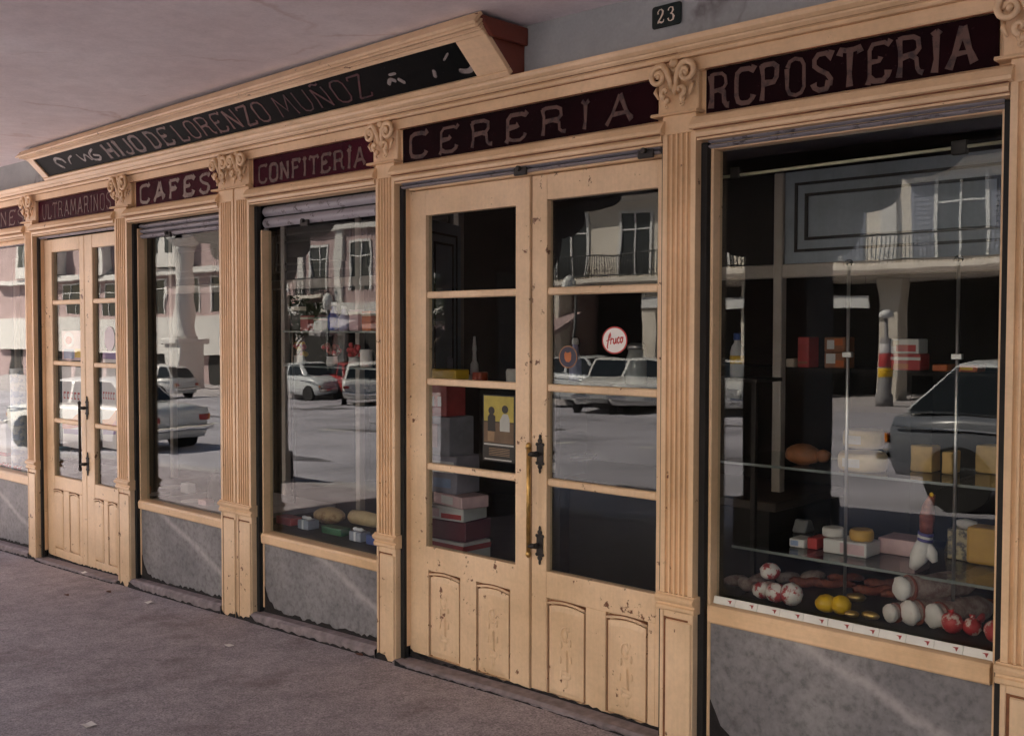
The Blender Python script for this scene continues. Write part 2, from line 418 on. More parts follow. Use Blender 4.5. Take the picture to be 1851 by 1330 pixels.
for i in range(26):
    x = -62 + i * 3.0; k = MB(); k.grid([[(x, -11.3, rz(x) + .004), (x + 1.5, -11.3, rz(x + 1.5) + .004)], [(x, -11.12, rz(x) + .004), (x + 1.5, -11.12, rz(x + 1.5) + .004)]], smooth=False)
    tag(k.build('road_marking', LINE), None, None, kind='structure')
STAIN = plain('oil_stain', (.14, .13, .14), .7, vary=.4, scale=3)
for i in range(16):
    x, y = random.uniform(-34, -4), random.uniform(-20, -6); k = MB(); a_ = random.uniform(.5, 2.2); b_ = random.uniform(.2, .5)
    k.poly([(x + a_ * math.cos(t * .5236) * random.uniform(.8, 1.1), y + b_ * math.sin(t * .5236), rz(x + a_ * math.cos(t * .5236)) + .005) for t in range(12)])
    tag(k.build('road_stain', STAIN), None, None, kind='structure')
tag(strip('far_pavement', -60, -22.2, rz, KERB, .14, thick=.3), None, None, kind='structure')

# ------------------------------------------------------------------ the arcade building (wall, ceiling, pillars, upper wall, room)
arc = thing('arcade_building', 'plastered arcade building with flat ceiling over the pavement and grey wall above the shopfront', 'building')
WX0, WX1 = -11.3, 9.0
# ceiling, gently uneven
mb = MB(); xs = [WX0 + (WX1 - WX0) * i / 44 for i in range(45)]; ys = [.2 - 4.1 * j / 12 for j in range(13)]
def cz(x, y): return 2.925 + .006 * math.sin(x * 1.1) + .005 * math.sin(y * 1.7 + x * .6) + (-.012 if x < -6 else 0)
mb.grid([[(x, y, cz(x, y)) for x in xs] for y in ys]); mb.build('ceiling', CEIL, arc, label='pale plaster ceiling with hairline cracks')
MB().box(WX0, WX1, -3.92, .3, 2.98, 3.3).build('upper_floor', STONE_IN, arc)
MB().box(WX0, WX1, -4.10, -3.92, 2.86, 3.4).build('parapet', STONE_IN, arc)
MB().box(-.999, 12, -4.09, 5, 3.4005, 11).build('shade_storey', STONE_IN, arc)  # unseen storey added at the right to put the road in shade
mb = MB(); xs = [WX0 + (WX1 - WX0) * i / 60 for i in range(61)]
mb.grid([[(x, .03 + .003 * math.sin(x * 2.3), z) for x in xs] for z in (2.62, 2.75, 2.97)]); mb.build('wall', WALLP, arc, label='grey wall strip with cracks above the cornice')
# shop walls beyond the shopfront and the dark room inside
MB().box(WX0, -9.7, .03, .3, -.7, 2.66).build('wall', WALLP, arc)
MB().box(.42, WX1, .03, .3, -.3, 2.66).build('wall', WALLP, arc)
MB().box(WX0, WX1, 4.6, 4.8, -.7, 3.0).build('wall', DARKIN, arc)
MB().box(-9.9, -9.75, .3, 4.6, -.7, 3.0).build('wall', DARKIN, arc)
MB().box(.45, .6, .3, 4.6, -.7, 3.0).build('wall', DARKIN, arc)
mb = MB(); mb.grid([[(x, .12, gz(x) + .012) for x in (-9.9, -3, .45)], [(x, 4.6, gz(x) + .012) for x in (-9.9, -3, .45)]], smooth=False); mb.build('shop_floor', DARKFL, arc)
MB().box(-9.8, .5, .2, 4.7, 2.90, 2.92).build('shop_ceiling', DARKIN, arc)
# pillars with stepped scalloped corbels carrying the front beam
MB().box(WX0, WX1, -3.92, -3.48, 2.86, 2.98).build('beam', STONE_IN, arc)
def pillar(cx, wd):
    p = MB().box(cx - wd / 2, cx + wd / 2, -3.92, -3.48, gz(cx), 2.2).build('pillar', STONE_IN, arc, .012)
    MB().box(cx - wd / 2 - .05, cx + wd / 2 + .05, -3.97, -3.43, gz(cx), gz(cx) + .35).build('plinth', STONE_IN, p, .01)
    pts = [(0, 2.2)]
    def arcq(x0, z0, x1, z1, n=5):   # convex scallop
        return [(x0 + (x1 - x0) * math.sin(math.pi / 2 * i / n), z1 + (z0 - z1) * math.cos(math.pi / 2 * i / n)) for i in range(1, n + 1)]
    h = wd / 2; R = [(h, 2.2)] + [(h + .06, 2.2)] + arcq(h + .06, 2.2, h + .24, 2.46)[:-1] + [(h + .24, 2.5), (h + .30, 2.5)] + arcq(h + .30, 2.5, h + .52, 2.68)[:-1] + [(h + .52, 2.72), (h + .62, 2.72)] + arcq(h + .62, 2.72, h + .95, 2.84) + [(h + 1.0, 2.86)]
    prof = [(cx + x, z) for x, z in R] + [(cx - x, z) for x, z in reversed(R)]
    MB().extr(prof, -3.90, -3.5, 'y').build('corbel', STONE_IN, p)
for cx, wd in ((-3.93, .50), (-7.0, .72), (-10.97, .52), (.9, .6), (4.4, .6), (7.6, .6)): pillar(cx, wd)

# ------------------------------------------------------------------ the shopfront
sf = thing('shopfront', 'cream painted wooden shopfront with fluted pilasters, double doors, show windows and marble panels', 'shopfront')
def pilaster(x0, x1, cap=True, pad=.02, wedge=None):
    z0 = gz((x0 + x1) / 2) - .02; w_ = x1 - x0; n = 5 if w_ > .12 else 4
    # fluted shaft
    e = w_ * .12; fw = (w_ - 2 * e) / n; prof = [(x0, .075), (x0, 0)]
    for i in range(n):
        a = x0 + e + i * fw
        prof.append((a + fw * .14, 0))
        for k in range(1, 5): th = math.pi * k / 5; prof.append((a + fw * (.5 - .36 * math.cos(th)), .014 * math.sin(th) ** .8))
        prof.append((a + fw * .86, 0))
    prof += [(x1, 0), (x1, .075)]
    p = MB().extr(prof, .665, 2.372, 'z').build('pilaster', CREAM, sf)
    MB().box(x0, x1, -.001, .075, 2.3721, 2.44).build('necking', CREAM, p, .002)
    # moulded collar between pedestal and shaft
    q = [(.07, .600), (-.006, .600), (-.010, .606), (-.010, .618), (-.004, .622), (-.004, .630), (-.016, .636), (-.020, .648), (-.014, .656), (-.004, .660), (-.004, .6645), (.07, .6645)]
    MB().extr(q, x0 - .012, x1 + .012, 'x').build('collar', CREAM, p)
    MB().box(x0 - .001, x1 + .001, .002, .075, z0, .5995).build('pedestal', CREAM_D, p, .003)
    m = w_ * .2
    MB().box(x0 + m, x1 - .004, -.006, .0018, z0 + .006, .565).build('pedestal_panel', CREAM_D, p, .003)
    MB().box(x0 + m * .64, x0 + m * .98, -.0006, .0018, z0 + .006, .575).build('recess_shade_line', RECESS_SHADE, p)
    MB().box(x0 + m, x1 - .02, -.0008, .0018, .567, .574).build('recess_shade_line', RECESS_SHADE, p)
    MB().box(x0 + .002, x0 + m * .62, -.004, .0018, z0 + .006, .5985).build('pedestal_stile', CREAM_D, p, .003)
    return p
def spiral(cx, cz_, r, turns, dirn, start, y, depth):
    pts = []
    N_ = 26
    for i in range(N_ + 1):
        t = i / N_; a = start + dirn * turns * 2 * math.pi * t; q = r * (1 - .82 * t)
        pts.append((cx + q * math.cos(a), y - depth * (.5 + .5 * t), cz_ + q * math.sin(a)))
    return pts
def capital(x0, x1, parent, double=False):
    w_ = x1 - x0; cx = (x0 + x1) / 2; k = MB()
    k.box(x0 + w_ * .06, x1 - w_ * .06, .016, .07, 2.452, 2.645)
    c = k.build('capital', CREAM, parent, .004)
    a = MB(); q = [(.07, 2.4402), (-.014, 2.4402), (-.018, 2.444), (-.014, 2.4515), (.07, 2.4515)]
    a.extr(q, x0, x1, 'x'); a.build('astragal', CREAM, c)
    units = [(x0, x1)] if not double else [(x0, cx), (cx, x1)]
    for u0, u1 in units:
        uw = u1 - u0; uc = (u0 + u1) / 2; s_ = MB()
        for sd in (-1, 1):
            r = uw * .20
            vc = (uc + sd * uw * .30, 2.585)
            # stem rising from the middle and curling into a volute
            st = [(uc + sd * uw * .05, -.006, 2.53), (uc + sd * uw * .07, -.016, 2.565), (uc + sd * uw * .13, -.022, 2.60), (uc + sd * uw * .2, -.024, 2.6)]
            sp = spiral(vc[0], vc[1], r, 1.35, -sd, math.pi / 2 + sd * .5, -.008, .022)
            s_.tube([(p[0], p[1], p[2]) for p in st[:3]] + sp, [.009, .011, .012] + [.0125 - .006 * i / 26 for i in range(27)], 8)
            s_.ell((vc[0], -.022, vc[1]), (.012, .014, .012), 8, 6)
            # acanthus curls below
            lc = (uc + sd * uw * .17, 2.525)
            s_.tube(spiral(lc[0], lc[1], uw * .1, .9, sd, -math.pi / 2, -.004, .02), [.011 - .005 * i / 26 for i in range(27)], 7)
            s_.ell((lc[0], -.006, 2.497), (uw * .07, .012, .014), 8, 6)
            s_.tube(spiral(uc + sd * uw * .16, 2.476, uw * .055, .75, -sd, math.pi / 2, .0, .012), .0045, 6)
            s_.tube([(uc + sd * uw * .40, 0, 2.55), (uc + sd * uw * .40, -.014, 2.53), (uc + sd * uw * .34, -.01, 2.505)], [.006, .008, .004], 6)
        s_.ell((uc, -.01, 2.627), (uw * .1, .016, .017), 8, 6)
        s_.tube([(uc - uw * .1, -.004, 2.612), (uc, -.016, 2.60), (uc + uw * .1, -.004, 2.612)], .006, 6)
        s_.ell((uc, -.004, 2.535), (uw * .06, .014, .022), 8, 6)
        s_.build('scrollwork', CREAM, c)
    return c
PIL = {}
PIL[0] = pilaster(-8.13, -7.99); capital(-8.16, -7.945, PIL[0])
PIL[1] = pilaster(-6.684, -6.515); capital(-6.72, -6.465, PIL[1])
PIL[2] = pilaster(-5.401, -5.25); PIL['2b'] = pilaster(-5.236, -5.091); capital(-5.458, -5.095, PIL[2], True)
MB().box(-5.2495, -5.2365, .012, .07, gz(-5.24), 2.44).build('joint_strip', CREAM_D, sf)
PIL[3] = pilaster(-3.989, -3.853); capital(-4.04, -3.835, PIL[3])
PIL[4] = pilaster(-2.311, -2.166); capital(-2.356, -2.155, PIL[4])
PIL[5] = pilaster(-1.079, -.93); capital(-1.122, -.90, PIL[5])
pilaster(-9.55, -9.41)
PIL[6] = pilaster(.211, .35); capital(.17, .40, PIL[6])
X0, X1 = -9.6, .42
# entablature: backing board, top board, weathered bottom strip, small moulding
MB().box(X0, X1, .040, .075, 2.336, 2.66).build('frieze_board', CREAM_H, sf)
seams = [(X0, -8.05), (-8.05, -5.27), (-5.27, -3.92), (-3.92, -2.232), (-2.229, X1)]
for i, (a, b) in enumerate(seams):
    j = (0, .001, -.001, 0, -.004)[i]
    MB().box(a, b, .012 + j, .0398, 2.592, 2.641).build('top_board', CREAM_H, sf, .003)
    q = [(.029, 2.6412), (-.006, 2.6412), (-.010, 2.648), (-.010, 2.654), (-.024, 2.658), (-.034, 2.668), (-.036, 2.674), (-.044, 2.676), (-.054, 2.686), (-.058, 2.696), (-.058, 2.704), (.029, 2.708)]
    MB().extr([(y + j, z) for y, z in q], a, b, 'x').build('cornice', CREAM_H, sf)
bays = [(-9.41, -8.131), (-7.99, -6.685), (-6.514, -5.402), (-5.09, -3.99), (-3.852, -2.312), (-2.165, -1.08), (-.929, .21)]
MB().box(X0, X1, .0108, .013, 2.6392, 2.6424).build('recess_shade_line', RECESS_SHADE, sf); MB().box(X0, X1, -.0268, -.02, 2.6572, 2.6588).build('recess_shade_line', RECESS_SHADE, sf)  # brown strips paint the shade line under the cornice fillets
for a, b in bays:
    MB().box(a + .001, b - .001, -.0204, -.01, 2.3715, 2.3752).build('recess_shade_line', RECESS_SHADE, sf); MB().box(a + .002, b - .002, -.0014, .01, 2.3445, 2.3475).build('recess_shade_line', RECESS_SHADE, sf)
    MB().box(a + .03, b - .03, .0105, .02, 2.5895, 2.5925).build('recess_shade_line', RECESS_SHADE, sf)
    q = [(.0398, 2.430), (.012, 2.430), (-.012, 2.418), (-.030, 2.390), (-.030, 2.378), (-.018, 2.374), (.0398, 2.374)]
    MB().extr(q, a - .012, b + .012, 'x').build('weathering_strip', CREAM_H, sf)
    q = [(.0398, 2.3738), (-.004, 2.3738), (-.010, 2.362), (-.006, 2.350), (.002, 2.346), (.002, 2.337), (.0398, 2.337)]
    MB().extr(q, a + .002, b - .002, 'x').build('lower_moulding', CREAM_H, sf)
    # shutter guide channels and the rolled shutter's lowest slats
    for x in (a, b):
        s = 1 if x == a else -1
        xa, xb = sorted((x + s * .001, x + s * .026))
        MB().box(xa, xb, .034, .062, gz(x), 2.33).build('shutter_guide', GUIDE, sf)
def slats(a, b, z0, z1, y, n, knobs=()):
    sh = MB().box(a + .03, b - .03, y + .03, y + .034, z0 + .01, 2.334).build('roller_shutter', GUIDE, sf)
    h = (z1 - z0) / n
    for i in range(n):
        zz = z0 + i * h
        q = [(y + .022 - .016 * math.sin(math.pi * k / 6), zz + h * .06 + h * .86 * k / 6) for k in range(7)] + [(y + .028, zz + h * .92), (y + .028, zz + h * .06)]
        MB().extr(q, a + .028, b - .028, 'x').build('slat', SLAT, sh)
    for kx in knobs:
        m = MB(); m.box(kx - .035, kx + .035, y - .004, y + .012, z0 - .012, z0 + .02); m.lathe([(.012, -.02), (.012, .0)], (kx, y, z0 + .015), 8, 'y'); m.build('shutter_lock', IRON, sh, .003)

# ---- show windows
def show_window(a, b, zs0, zs1, ztop, toprail, splint=.06, label=None):
    """a..b opening; sill rail from zs0 to zs1; glass up to ztop"""
    g = (gz(a) + gz(b)) / 2
    f = MB()
    f.box(a + .027, a + .040, .055, .12, g + .06, ztop)
    f.box(b - .040, b - .027, .055, .12, g + .06, ztop)
    if toprail: f.box(a + .0405, b - .0405, .058, .12, ztop - toprail, ztop)
    wdw = f.build('shop_window', CREAM, sf, .003, label=label)
    # sill rail, rounded upper edge, a bit uneven
    q = [(.119, zs0), (.040, zs0), (.036, zs0 + .008), (.034, zs1 - .016), (.042, zs1 - .003), (.060, zs1), (.119, zs1)]
    MB().extr(q, a + .0405, b - .0405, 'x').build('sill', CREAM_H, wdw, .002)
    MB().box(a + .0405, b - .0405, GL, GL + .005, zs1 + .0005, ztop - toprail - .0005).build('pane', GLASS, wdw)
    # marble stall riser and stone plinth
    MB().box(a + .0405, b - .0405, .062, .11, g + .055, zs0 - .001).build('marble_panel', MARBLE, wdw)
    mb = MB(); xs_ = [a + .001 + (b - a - .002) * i / 6 for i in range(7)]
    yy = (-.012, .10)
    rows = [[(x, yy[0], gz(x) - .05), (x, yy[0] + random.uniform(-.004, .006), gz(x) + .040 + random.uniform(-.006, .004)), (x, yy[0] + .02, gz(x) + .052), (x, yy[1], gz(x) + .054), (x, yy[1], gz(x) - .05)] for x in xs_]
    mb.grid(rows, False, False, False); mb.build('plinth', STEP, wdw)
    return wdw
SW = {}
SW[0] = show_window(-9.41, -8.131, .452, .525, 2.335, .03)
SW[2] = show_window(-6.514, -5.402, .482, .540, 2.30, .0)
SW[3] = show_window(-5.09, -3.99, .455, .515, 2.20, .0)
SW[5] = show_window(-2.165, -1.08, .573, .640, 2.338, .032)
SW[6] = show_window(-.929, .21, .59, .655, 2.338, .032)
MB().box(-.88, .165, .028, .0395, 2.432, 2.588).build('blank_sign_panel', SIGN_MAR, sf)
slats(-.929, .21, 2.309, 2.345, .030, 2)
slats(-9.41, -8.131, 2.342 - .045, 2.334, .062, 1)
slats(-6.514, -5.402, 2.235, 2.334, .062, 3, (-6.1,))
slats(-5.09, -3.99, 2.21, 2.334, .062, 2, (-4.66,))
slats(-2.165, -1.08, 2.339 - .03, 2.345, .030, 2)

# ---- doors
def panel_orn(k, cx, z0, z1, y):
    """shallow carved drop: ring, torch and curls"""
    h = z1 - z0
    def ringt(px, pz, rx, rz_, t, a0=0, a1=360, n=14):
        k.tube([(px + rx * math.cos(math.radians(a0 + (a1 - a0) * i / n)), y + .001, pz + rz_ * math.sin(math.radians(a0 + (a1 - a0) * i / n))) for i in range(n + 1)], [t * (1 - .5 * abs(i / n - .5)) for i in range(n + 1)], 7)
    ringt(cx - .002, z0 + h * .68, .022, .030, .0055, 60, 300)
    k.ell((cx + .002, y + .001, z0 + h * .68), (.012, .005, .020), 8, 6)
    k.ell((cx + .016, y + .001, z0 + h * .74), (.008, .004, .014), 8, 6)
    k.grid([[(cx - .020, y + .002, z0 + h * .29), (cx + .018, y + .002, z0 + h * .27), (cx + .013, y + .002, z0 + h * .52), (cx + .004, y + .002, z0 + h * .53)], [(cx - .012, y - .008, z0 + h * .31), (cx + .012, y - .008, z0 + h * .30), (cx + .009, y - .009, z0 + h * .49), (cx + .005, y - .009, z0 + h * .50)]], True, False, False)
    k.poly([(cx - .012, y - .008, z0 + h * .31), (cx + .012, y - .008, z0 + h * .30), (cx + .009, y - .009, z0 + h * .49), (cx + .005, y - .009, z0 + h * .50)])
    k.ell((cx, y + .001, z0 + h * .22), (.026, .004, .012), 9, 6); k.ell((cx + .004, y + .001, z0 + h * .16), (.012, .004, .022), 8, 6)
    k.ell((cx - .022, y + .001, z0 + h * .25), (.009, .004, .016), 8, 6); k.ell((cx + .024, y + .001, z0 + h * .25), (.008, .004, .015), 8, 6)
    for sx_, sz_ in ((-.028, .40), (.028, .42), (-.024, .56), (.026, .60)): k.ell((cx + sx_, y, z0 + h * sz_), (.007, .005, .017), 7, 6)
def door_leaf(x0, x1, z0, z1, glass0, glass1, mun, pn, px, y=.075, label=None, orn=True, tilt=0.0):
    """glass0..glass1 z range; px = pane x-range; pn = list of panel (x0,x1); mun = muntin heights"""
    yb = y + .04; f = MB()
    f.box(x0, px[0], y, yb, z0, z1); f.box(px[1], x1, y, yb, z0, z1)
    f.box(px[0], px[1], y + .0005, yb, glass1, z1)
    zr = z0 + .045
    f.box(px[0], px[1], y + .0005, yb, pn[0][3] + .012, glass0)         # lock rail
    f.box(px[0], px[1], y + .0005, yb, z0, pn[0][2] - .006)              # bottom rail
    f.box(pn[0][1] + .006, pn[1][0] - .006, y + .0005, yb, pn[0][2] - .006, pn[0][3] + .012)
    if pn[0][0] - .006 > px[0]: f.box(px[0], pn[0][0] - .006, y + .0005, yb, pn[0][2] - .006, pn[0][3] + .012)
    if pn[1][1] + .006 < px[1]: f.box(pn[1][1] + .006, px[1], y + .0005, yb, pn[0][2] - .006, pn[0][3] + .012)
    d = f.build('door_leaf', CREAM_D, sf, .004, label=label)
    for zc in mun: MB().box(px[0] + .0005, px[1] - .0005, y + .004, yb - .002, zc - .016, zc + .016).build('glazing_bar', CREAM_D, d, .005)
    zz = [glass0] + mun + [glass1]
    for i in range(len(zz) - 1):
        a = zz[i] + (.0165 if i else .0005); b = zz[i + 1] - (.0165 if i < len(mun) else .0005)
        cx, cz_ = (px[0] + px[1]) / 2, (a + b) / 2
        hw, hh = (px[1] - px[0]) / 2 - .001, (b - a) / 2
        p = MB().box(-hw, hw, -.002, .002, -hh, hh).build('pane', GLASS, d, loc=(cx, y + .024, cz_))
        p.rotation_euler = (math.radians(random.uniform(-.12, .12)), 0, math.radians(tilt + random.uniform(-.12, .12)))
    for (a, b, c, e) in pn:
        # sunk field with a raised centre, arched top line
        k = MB(); k.box(a - .0055, b + .0055, y + .018, yb - .002, c - .0055, e + .0115)
        n = 6; top = [(a + (b - a) * i / n, e - .012 + .012 * math.sin(math.pi * i / n)) for i in range(n + 1)]
        prof = [(a + .006, c + .004)] + [(b - .006, c + .004)] + [(min(max(x, a + .006), b - .006), z - .008) for x, z in reversed(top)]
        prof2 = [(a + .026, c + .026)] + [(b - .026, c + .026)] + [(min(max(x, a + .026), b - .026), z - .034) for x, z in reversed(top)]
        b0 = [(p[0], y + .018, p[1]) for p in prof]; b1 = [(p[0], y + .004, p[1]) for p in prof]; b2 = [(p[0], y - .001, p[1]) for p in prof2]
        k.grid([b0, b1, b2], True, False, False); k.poly(b2)
        if orn: panel_orn(k, (a + b) / 2, c, e, y - .001)
        k.build('door_panel', CREAM_D, d)
        k = MB(); k.box(a - .0052, a + .004, y + .012, y + .0178, c - .005, e - .004); k.box(b - .002, b + .0052, y + .012, y + .0178, c - .005, e - .006); k.box(a + .0045, b - .0025, y + .012, y + .0178, e - .012, e + .004)
        k.build('recess_shade_line', RECESS_SHADE, d)
        # bead along the arched head
        bd = MB(); bd.tube([(x, y + .002, z + .004) for x, z in top], .006, 6); bd.build('panel_bead', CREAM_D, d)
        bd = MB(); bd.tube([(x, y + .001, z + .0125) for x, z in top], .0028, 5); bd.build('recess_shade_line', RECESS_SHADE, d)
    return d
def AX(x, y, Y): return at(x, y, Y)[0]
# CERERIA door
DY = .075
xl, xm, xr = -3.828, -3.040, -2.312
zt = 2.302
def rng(p, q, yy, Y=DY): return AX(p, yy, Y), AX(q, yy, Y)
pA = rng(776, 830, 1100); pB = rng(862, 920, 1120); pC = rng(990, 1056, 1160); pD = rng(1096, 1168, 1200)
pz = (.105, .500)
g4 = gz(-3.1)
dl = door_leaf(xl, xm - .0035, g4 + .025, zt, .625, 2.185, [1.005, 1.405, 1.812], [(pA[0], pA[1], *pz), (pB[0], pB[1], *pz)], (AX(770, 700, DY), AX(932, 700, DY)), label='left leaf of the double door with four panes and two carved panels', tilt=.5)
dr = door_leaf(xm + .0035, xr, g4 + .030, zt, .625, 2.195, [1.005, 1.405, 1.812], [(pC[0], pC[1], *pz), (pD[0], pD[1], *pz)], (AX(988, 700, DY), AX(1187, 700, DY)), label='right leaf of the double door with a brass pull bar', tilt=-.35)
df = MB(); df.box(-3.852 + .027, xl - .001, .05, .10, g4 + .05, 2.325); df.box(xl + .03, xr, .045, .10, zt + .003, 2.334)
df.build('door_frame', CREAM, sf, .003)
MB().box(xm - .016, xm - .004, DY - .008, DY - .0005, g4 + .03, zt - .002).build('meeting_bead', CREAM_D, dl, .002)
def pull_bar(x, za, zb, parent, mat=BRASS):
    k = MB(); k.tube([(x - .028, DY - .045, za - .03), (x - .028, DY - .045, zb + .03)], .0095, 10)
    k.ell((x - .028, DY - .045, zb + .035), (.013, .013, .016), 8, 6); k.ell((x - .028, DY - .045, za - .035), (.013, .013, .016), 8, 6)
    b = k.build('pull_bar', mat, parent)
    for z in (za, zb):
        h = MB()
        h.box(x - .018, x + .018, DY - .005, DY - .0006, z - .045, z + .045)
        h.lathe([(.006, -.006), (.013, -.02), (.013, -.03), (.007, -.034)], (x - .002, DY, z), 8, 'y')
        h.tube([(x, DY - .03, z), (x - .028, DY - .045, z)], .011, 8)
        for s in (-1, 1):
            h.ell((x, DY - .004, z + s * .055), (.014, .004, .012), 8, 5); h.ell((x, DY - .004, z + s * .072), (.007, .004, .012), 8, 5)
            h.ell((x + .016, DY - .004, z + s * .04), (.01, .004, .008), 8, 5); h.ell((x - .016, DY - .004, z + s * .04), (.01, .004, .008), 8, 5)
        h.build('bar_bracket', IRON, b)
x_, z1_ = at(977, 820, DY); _, z0_ = at(977, 985, DY)
pull_bar(x_, z0_, z1_, dr)
# left (ULTRAMARINOS) door
xl, xm, xr = -7.962, -7.30, -6.686
g1 = gz(-7.3)
zt1 = 2.31
pz1 = (.03, .455)
qA = rng(97, 114, 930); qB = rng(126, 143, 940); qC = rng(170, 187, 960); qD = rng(200, 216, 975)
d1 = door_leaf(xl, xm - .003, g1 + .02, zt1, .565, 2.215, [.975, 1.40, 1.845], [(qA[0], qA[1], *pz1), (qB[0], qB[1], *pz1)], (AX(96, 700, DY), AX(146, 700, DY)), label='left leaf of the farther double door', orn=False, tilt=.6)
d2 = door_leaf(xm + .003, xr, g1 + .02, zt1, .565, 2.215, [.975, 1.40, 1.845], [(qC[0], qC[1], *pz1), (qD[0] - .03, qD[0] + .10, *pz1)], (AX(169, 700, DY), AX(209, 700, DY) + .06), label='right leaf of the farther double door', orn=False, tilt=-.4)
df = MB(); df.box(-7.99 + .027, xl + .0, .05, .10, g1 + .05, 2.325); df.build('door_frame', CREAM, sf, .003)
x_, z1_ = at(158, 737, DY); _, z0_ = at(158, 838, DY)
pull_bar(x_, z0_, z1_, d2, IRON)
slats(-3.852, -2.312, 2.334 - .022, 2.345, .012, 2, (-3.05, -2.40))
slats(-7.99, -6.685, 2.334 - .02, 2.338, .03, 1)
# door steps
for a, b in ((-7.99, -6.685), (-3.852, -2.312)):
    mb = MB(); xs_ = [a + .001 + (b - a - .002) * i / 8 for i in range(9)]
    rows = [[(x, -.02 + random.uniform(-.002, .002), gz(x) - .05), (x, -.02 + random.uniform(-.003, .002), gz(x) + .010 + random.uniform(-.004, .004)), (x, -.005, gz(x) + .018), (x, .3, gz(x) + .020), (x, .3, gz(x) - .05)] for x in xs_]
    mb.grid(rows, smooth=False); mb.build('doorstep', STEP, sf)

# black ragged strip along the foot of the shopfront, climbing in the corners
FOOT_BLACK = plain('black_foot_coat', (.012, .009, .009), .9, vary=.5, scale=20, bmp=.6)
def foot_strip(a, b, y, base, h0, corner, name='black_foot_strip'):
    n = max(6, int((b - a) / .022)); k = MB(); lo = []; hi = []
    for i in range(n + 1):
        x = a + (b - a) * i / n; d_ = x - a; e_ = b - x
        h = h0 * (.45 + .9 * random.random()) + corner * math.exp(-(d_ / .05)) + corner * .25 * math.exp(-(e_ / .03))
        lo.append((x, y, base(x) - .01)); hi.append((x, y, base(x) + h))
    k.grid([lo, hi, [(p[0], p[1] + .003, p[2] - .001) for p in hi], [(p[0], p[1] + .003, p[2]) for p in lo]], False, False, False)
    k.build(name, FOOT_BLACK, sf)
for a, b in (bays[0], bays[2], bays[3], bays[5], bays[6]): foot_strip(a + .041, b - .041, .0585, lambda x: gz(x) + .05, .022, .13); foot_strip(a + .002, b - .002, -.0165, lambda x: gz(x) - .004, .016, .03)
for a, b in (bays[1], bays[4]): foot_strip(a + .03, b - .03, -.031, lambda x: gz(x) - .004, .010, .02); foot_strip(a + .03, b - .005, .0705, lambda x: gz(x) + .018, .012, .03)
for a, b in ((-8.13, -7.99), (-6.684, -6.515), (-5.401, -5.25), (-5.236, -5.091), (-3.989, -3.853), (-2.311, -2.166), (-1.079, -.93)): foot_strip(a, b, -.0105, lambda x: gz(x) - .02, .034, .02)

# price tape along the right-hand sill: white segments each printed with a small red mark
pt = thing('price_rail', 'white strip with small red marks in sections along the right window sill', 'shelf rail', (-1.62, .085, .6405))
TAPE = plain('price_tape_white', (.62, .62, .58), .4, vary=.06, scale=20)
REDM = plain('red_print', (.32, .03, .03), .5, vary=.1)
n = 11; xa, xb = -2.118, -1.122
for i in range(n):
    a = xa + (xb - xa) * i / n; b = xa + (xb - xa) * (i + 1) / n
    lift = random.uniform(-.0008, .0008)
    k = MB(); q = [(.072 + lift, .641), (.066 + lift, .642), (.074 + lift, .668), (.080 + lift, .668)]
    k.extr(q, a + .0006, b - .0006, 'x'); k.shift((1.62, -.085, -.6405)); s = k.build('segment', TAPE, pt)
    k = MB(); cx = b - .022
    sl = lambda x, z: (x, .0652 + lift + (z - .642) * .008 / .026, z)
    for tri in ([(cx - .012, .660), (cx + .008, .662), (cx + .002, .655)], [(cx + .008, .662), (cx + .003, .648), (cx - .002, .655)], [(cx - .003, .658), (cx + .006, .656), (cx + .001, .649)]):
        k.poly([sl(*p) for p in tri])
    k.shift((1.62, -.085, -.6405)); k.build('mark', REDM, s)

# ------------------------------------------------------------------ signs
def sign(x0, x1, text, mat, lmat, label, tx, wd=.012, gap=.22, zin=(.022, .030), th=.0015):
    cx = (x0 + x1) / 2
    t = thing('sign', label, 'sign', (cx, .036, 2.43), 0, None)
    MB().box(x0 - cx, x1 - cx, -.008, .003, .0015, .1605).build('sign_panel', mat, t, .002)
    lettering(text, tx[0] - cx, tx[1] - cx, zin[0], .16 - zin[1], -.0085, lmat, t, wd, gap, th)
    return t
sign(-9.40, -8.165, 'JAMONES', SIGN_RED, GOLD_R, 'worn dark red sign board cut off by the left edge', (-9.32, -8.2), .010)
sign(-7.94, -6.715, 'ULTRAMARINOS', SIGN_RED, GOLD_G, 'dark red sign with nearly vanished ULTRAMARINOS lettering over the farther double door', (-7.86, -6.78), .009, .2)
sign(-6.44, -5.462, 'CAFES', SIGN_RED, GOLD_P, 'dark red sign board lettered CAFES', (-6.38, -5.54), .021, .3)
sign(-5.088, -4.045, 'CONFITERÍA', SIGN_RED, GOLD, 'dark red sign board lettered CONFITERIA with dripping smears', (-5.03, -4.10), .0145, .2, (.024, .045))
sign(-3.822, -2.358, 'CERERIA', SIGN_MAR, GOLD, 'maroon sign board lettered CERERIA above the nearer double door', (AX(742, 260, .03), AX(1145, 210, .03)), .0150, .42)
sign(-2.142, -1.124, 'RePOSTERIA', SIGN_MAR, GOLD, 'maroon sign board lettered REPOSTERIA above the right-hand window', (AX(1285, 160, .03), AX(1765, 70, .03)), .0145, .22, (.018, .022))
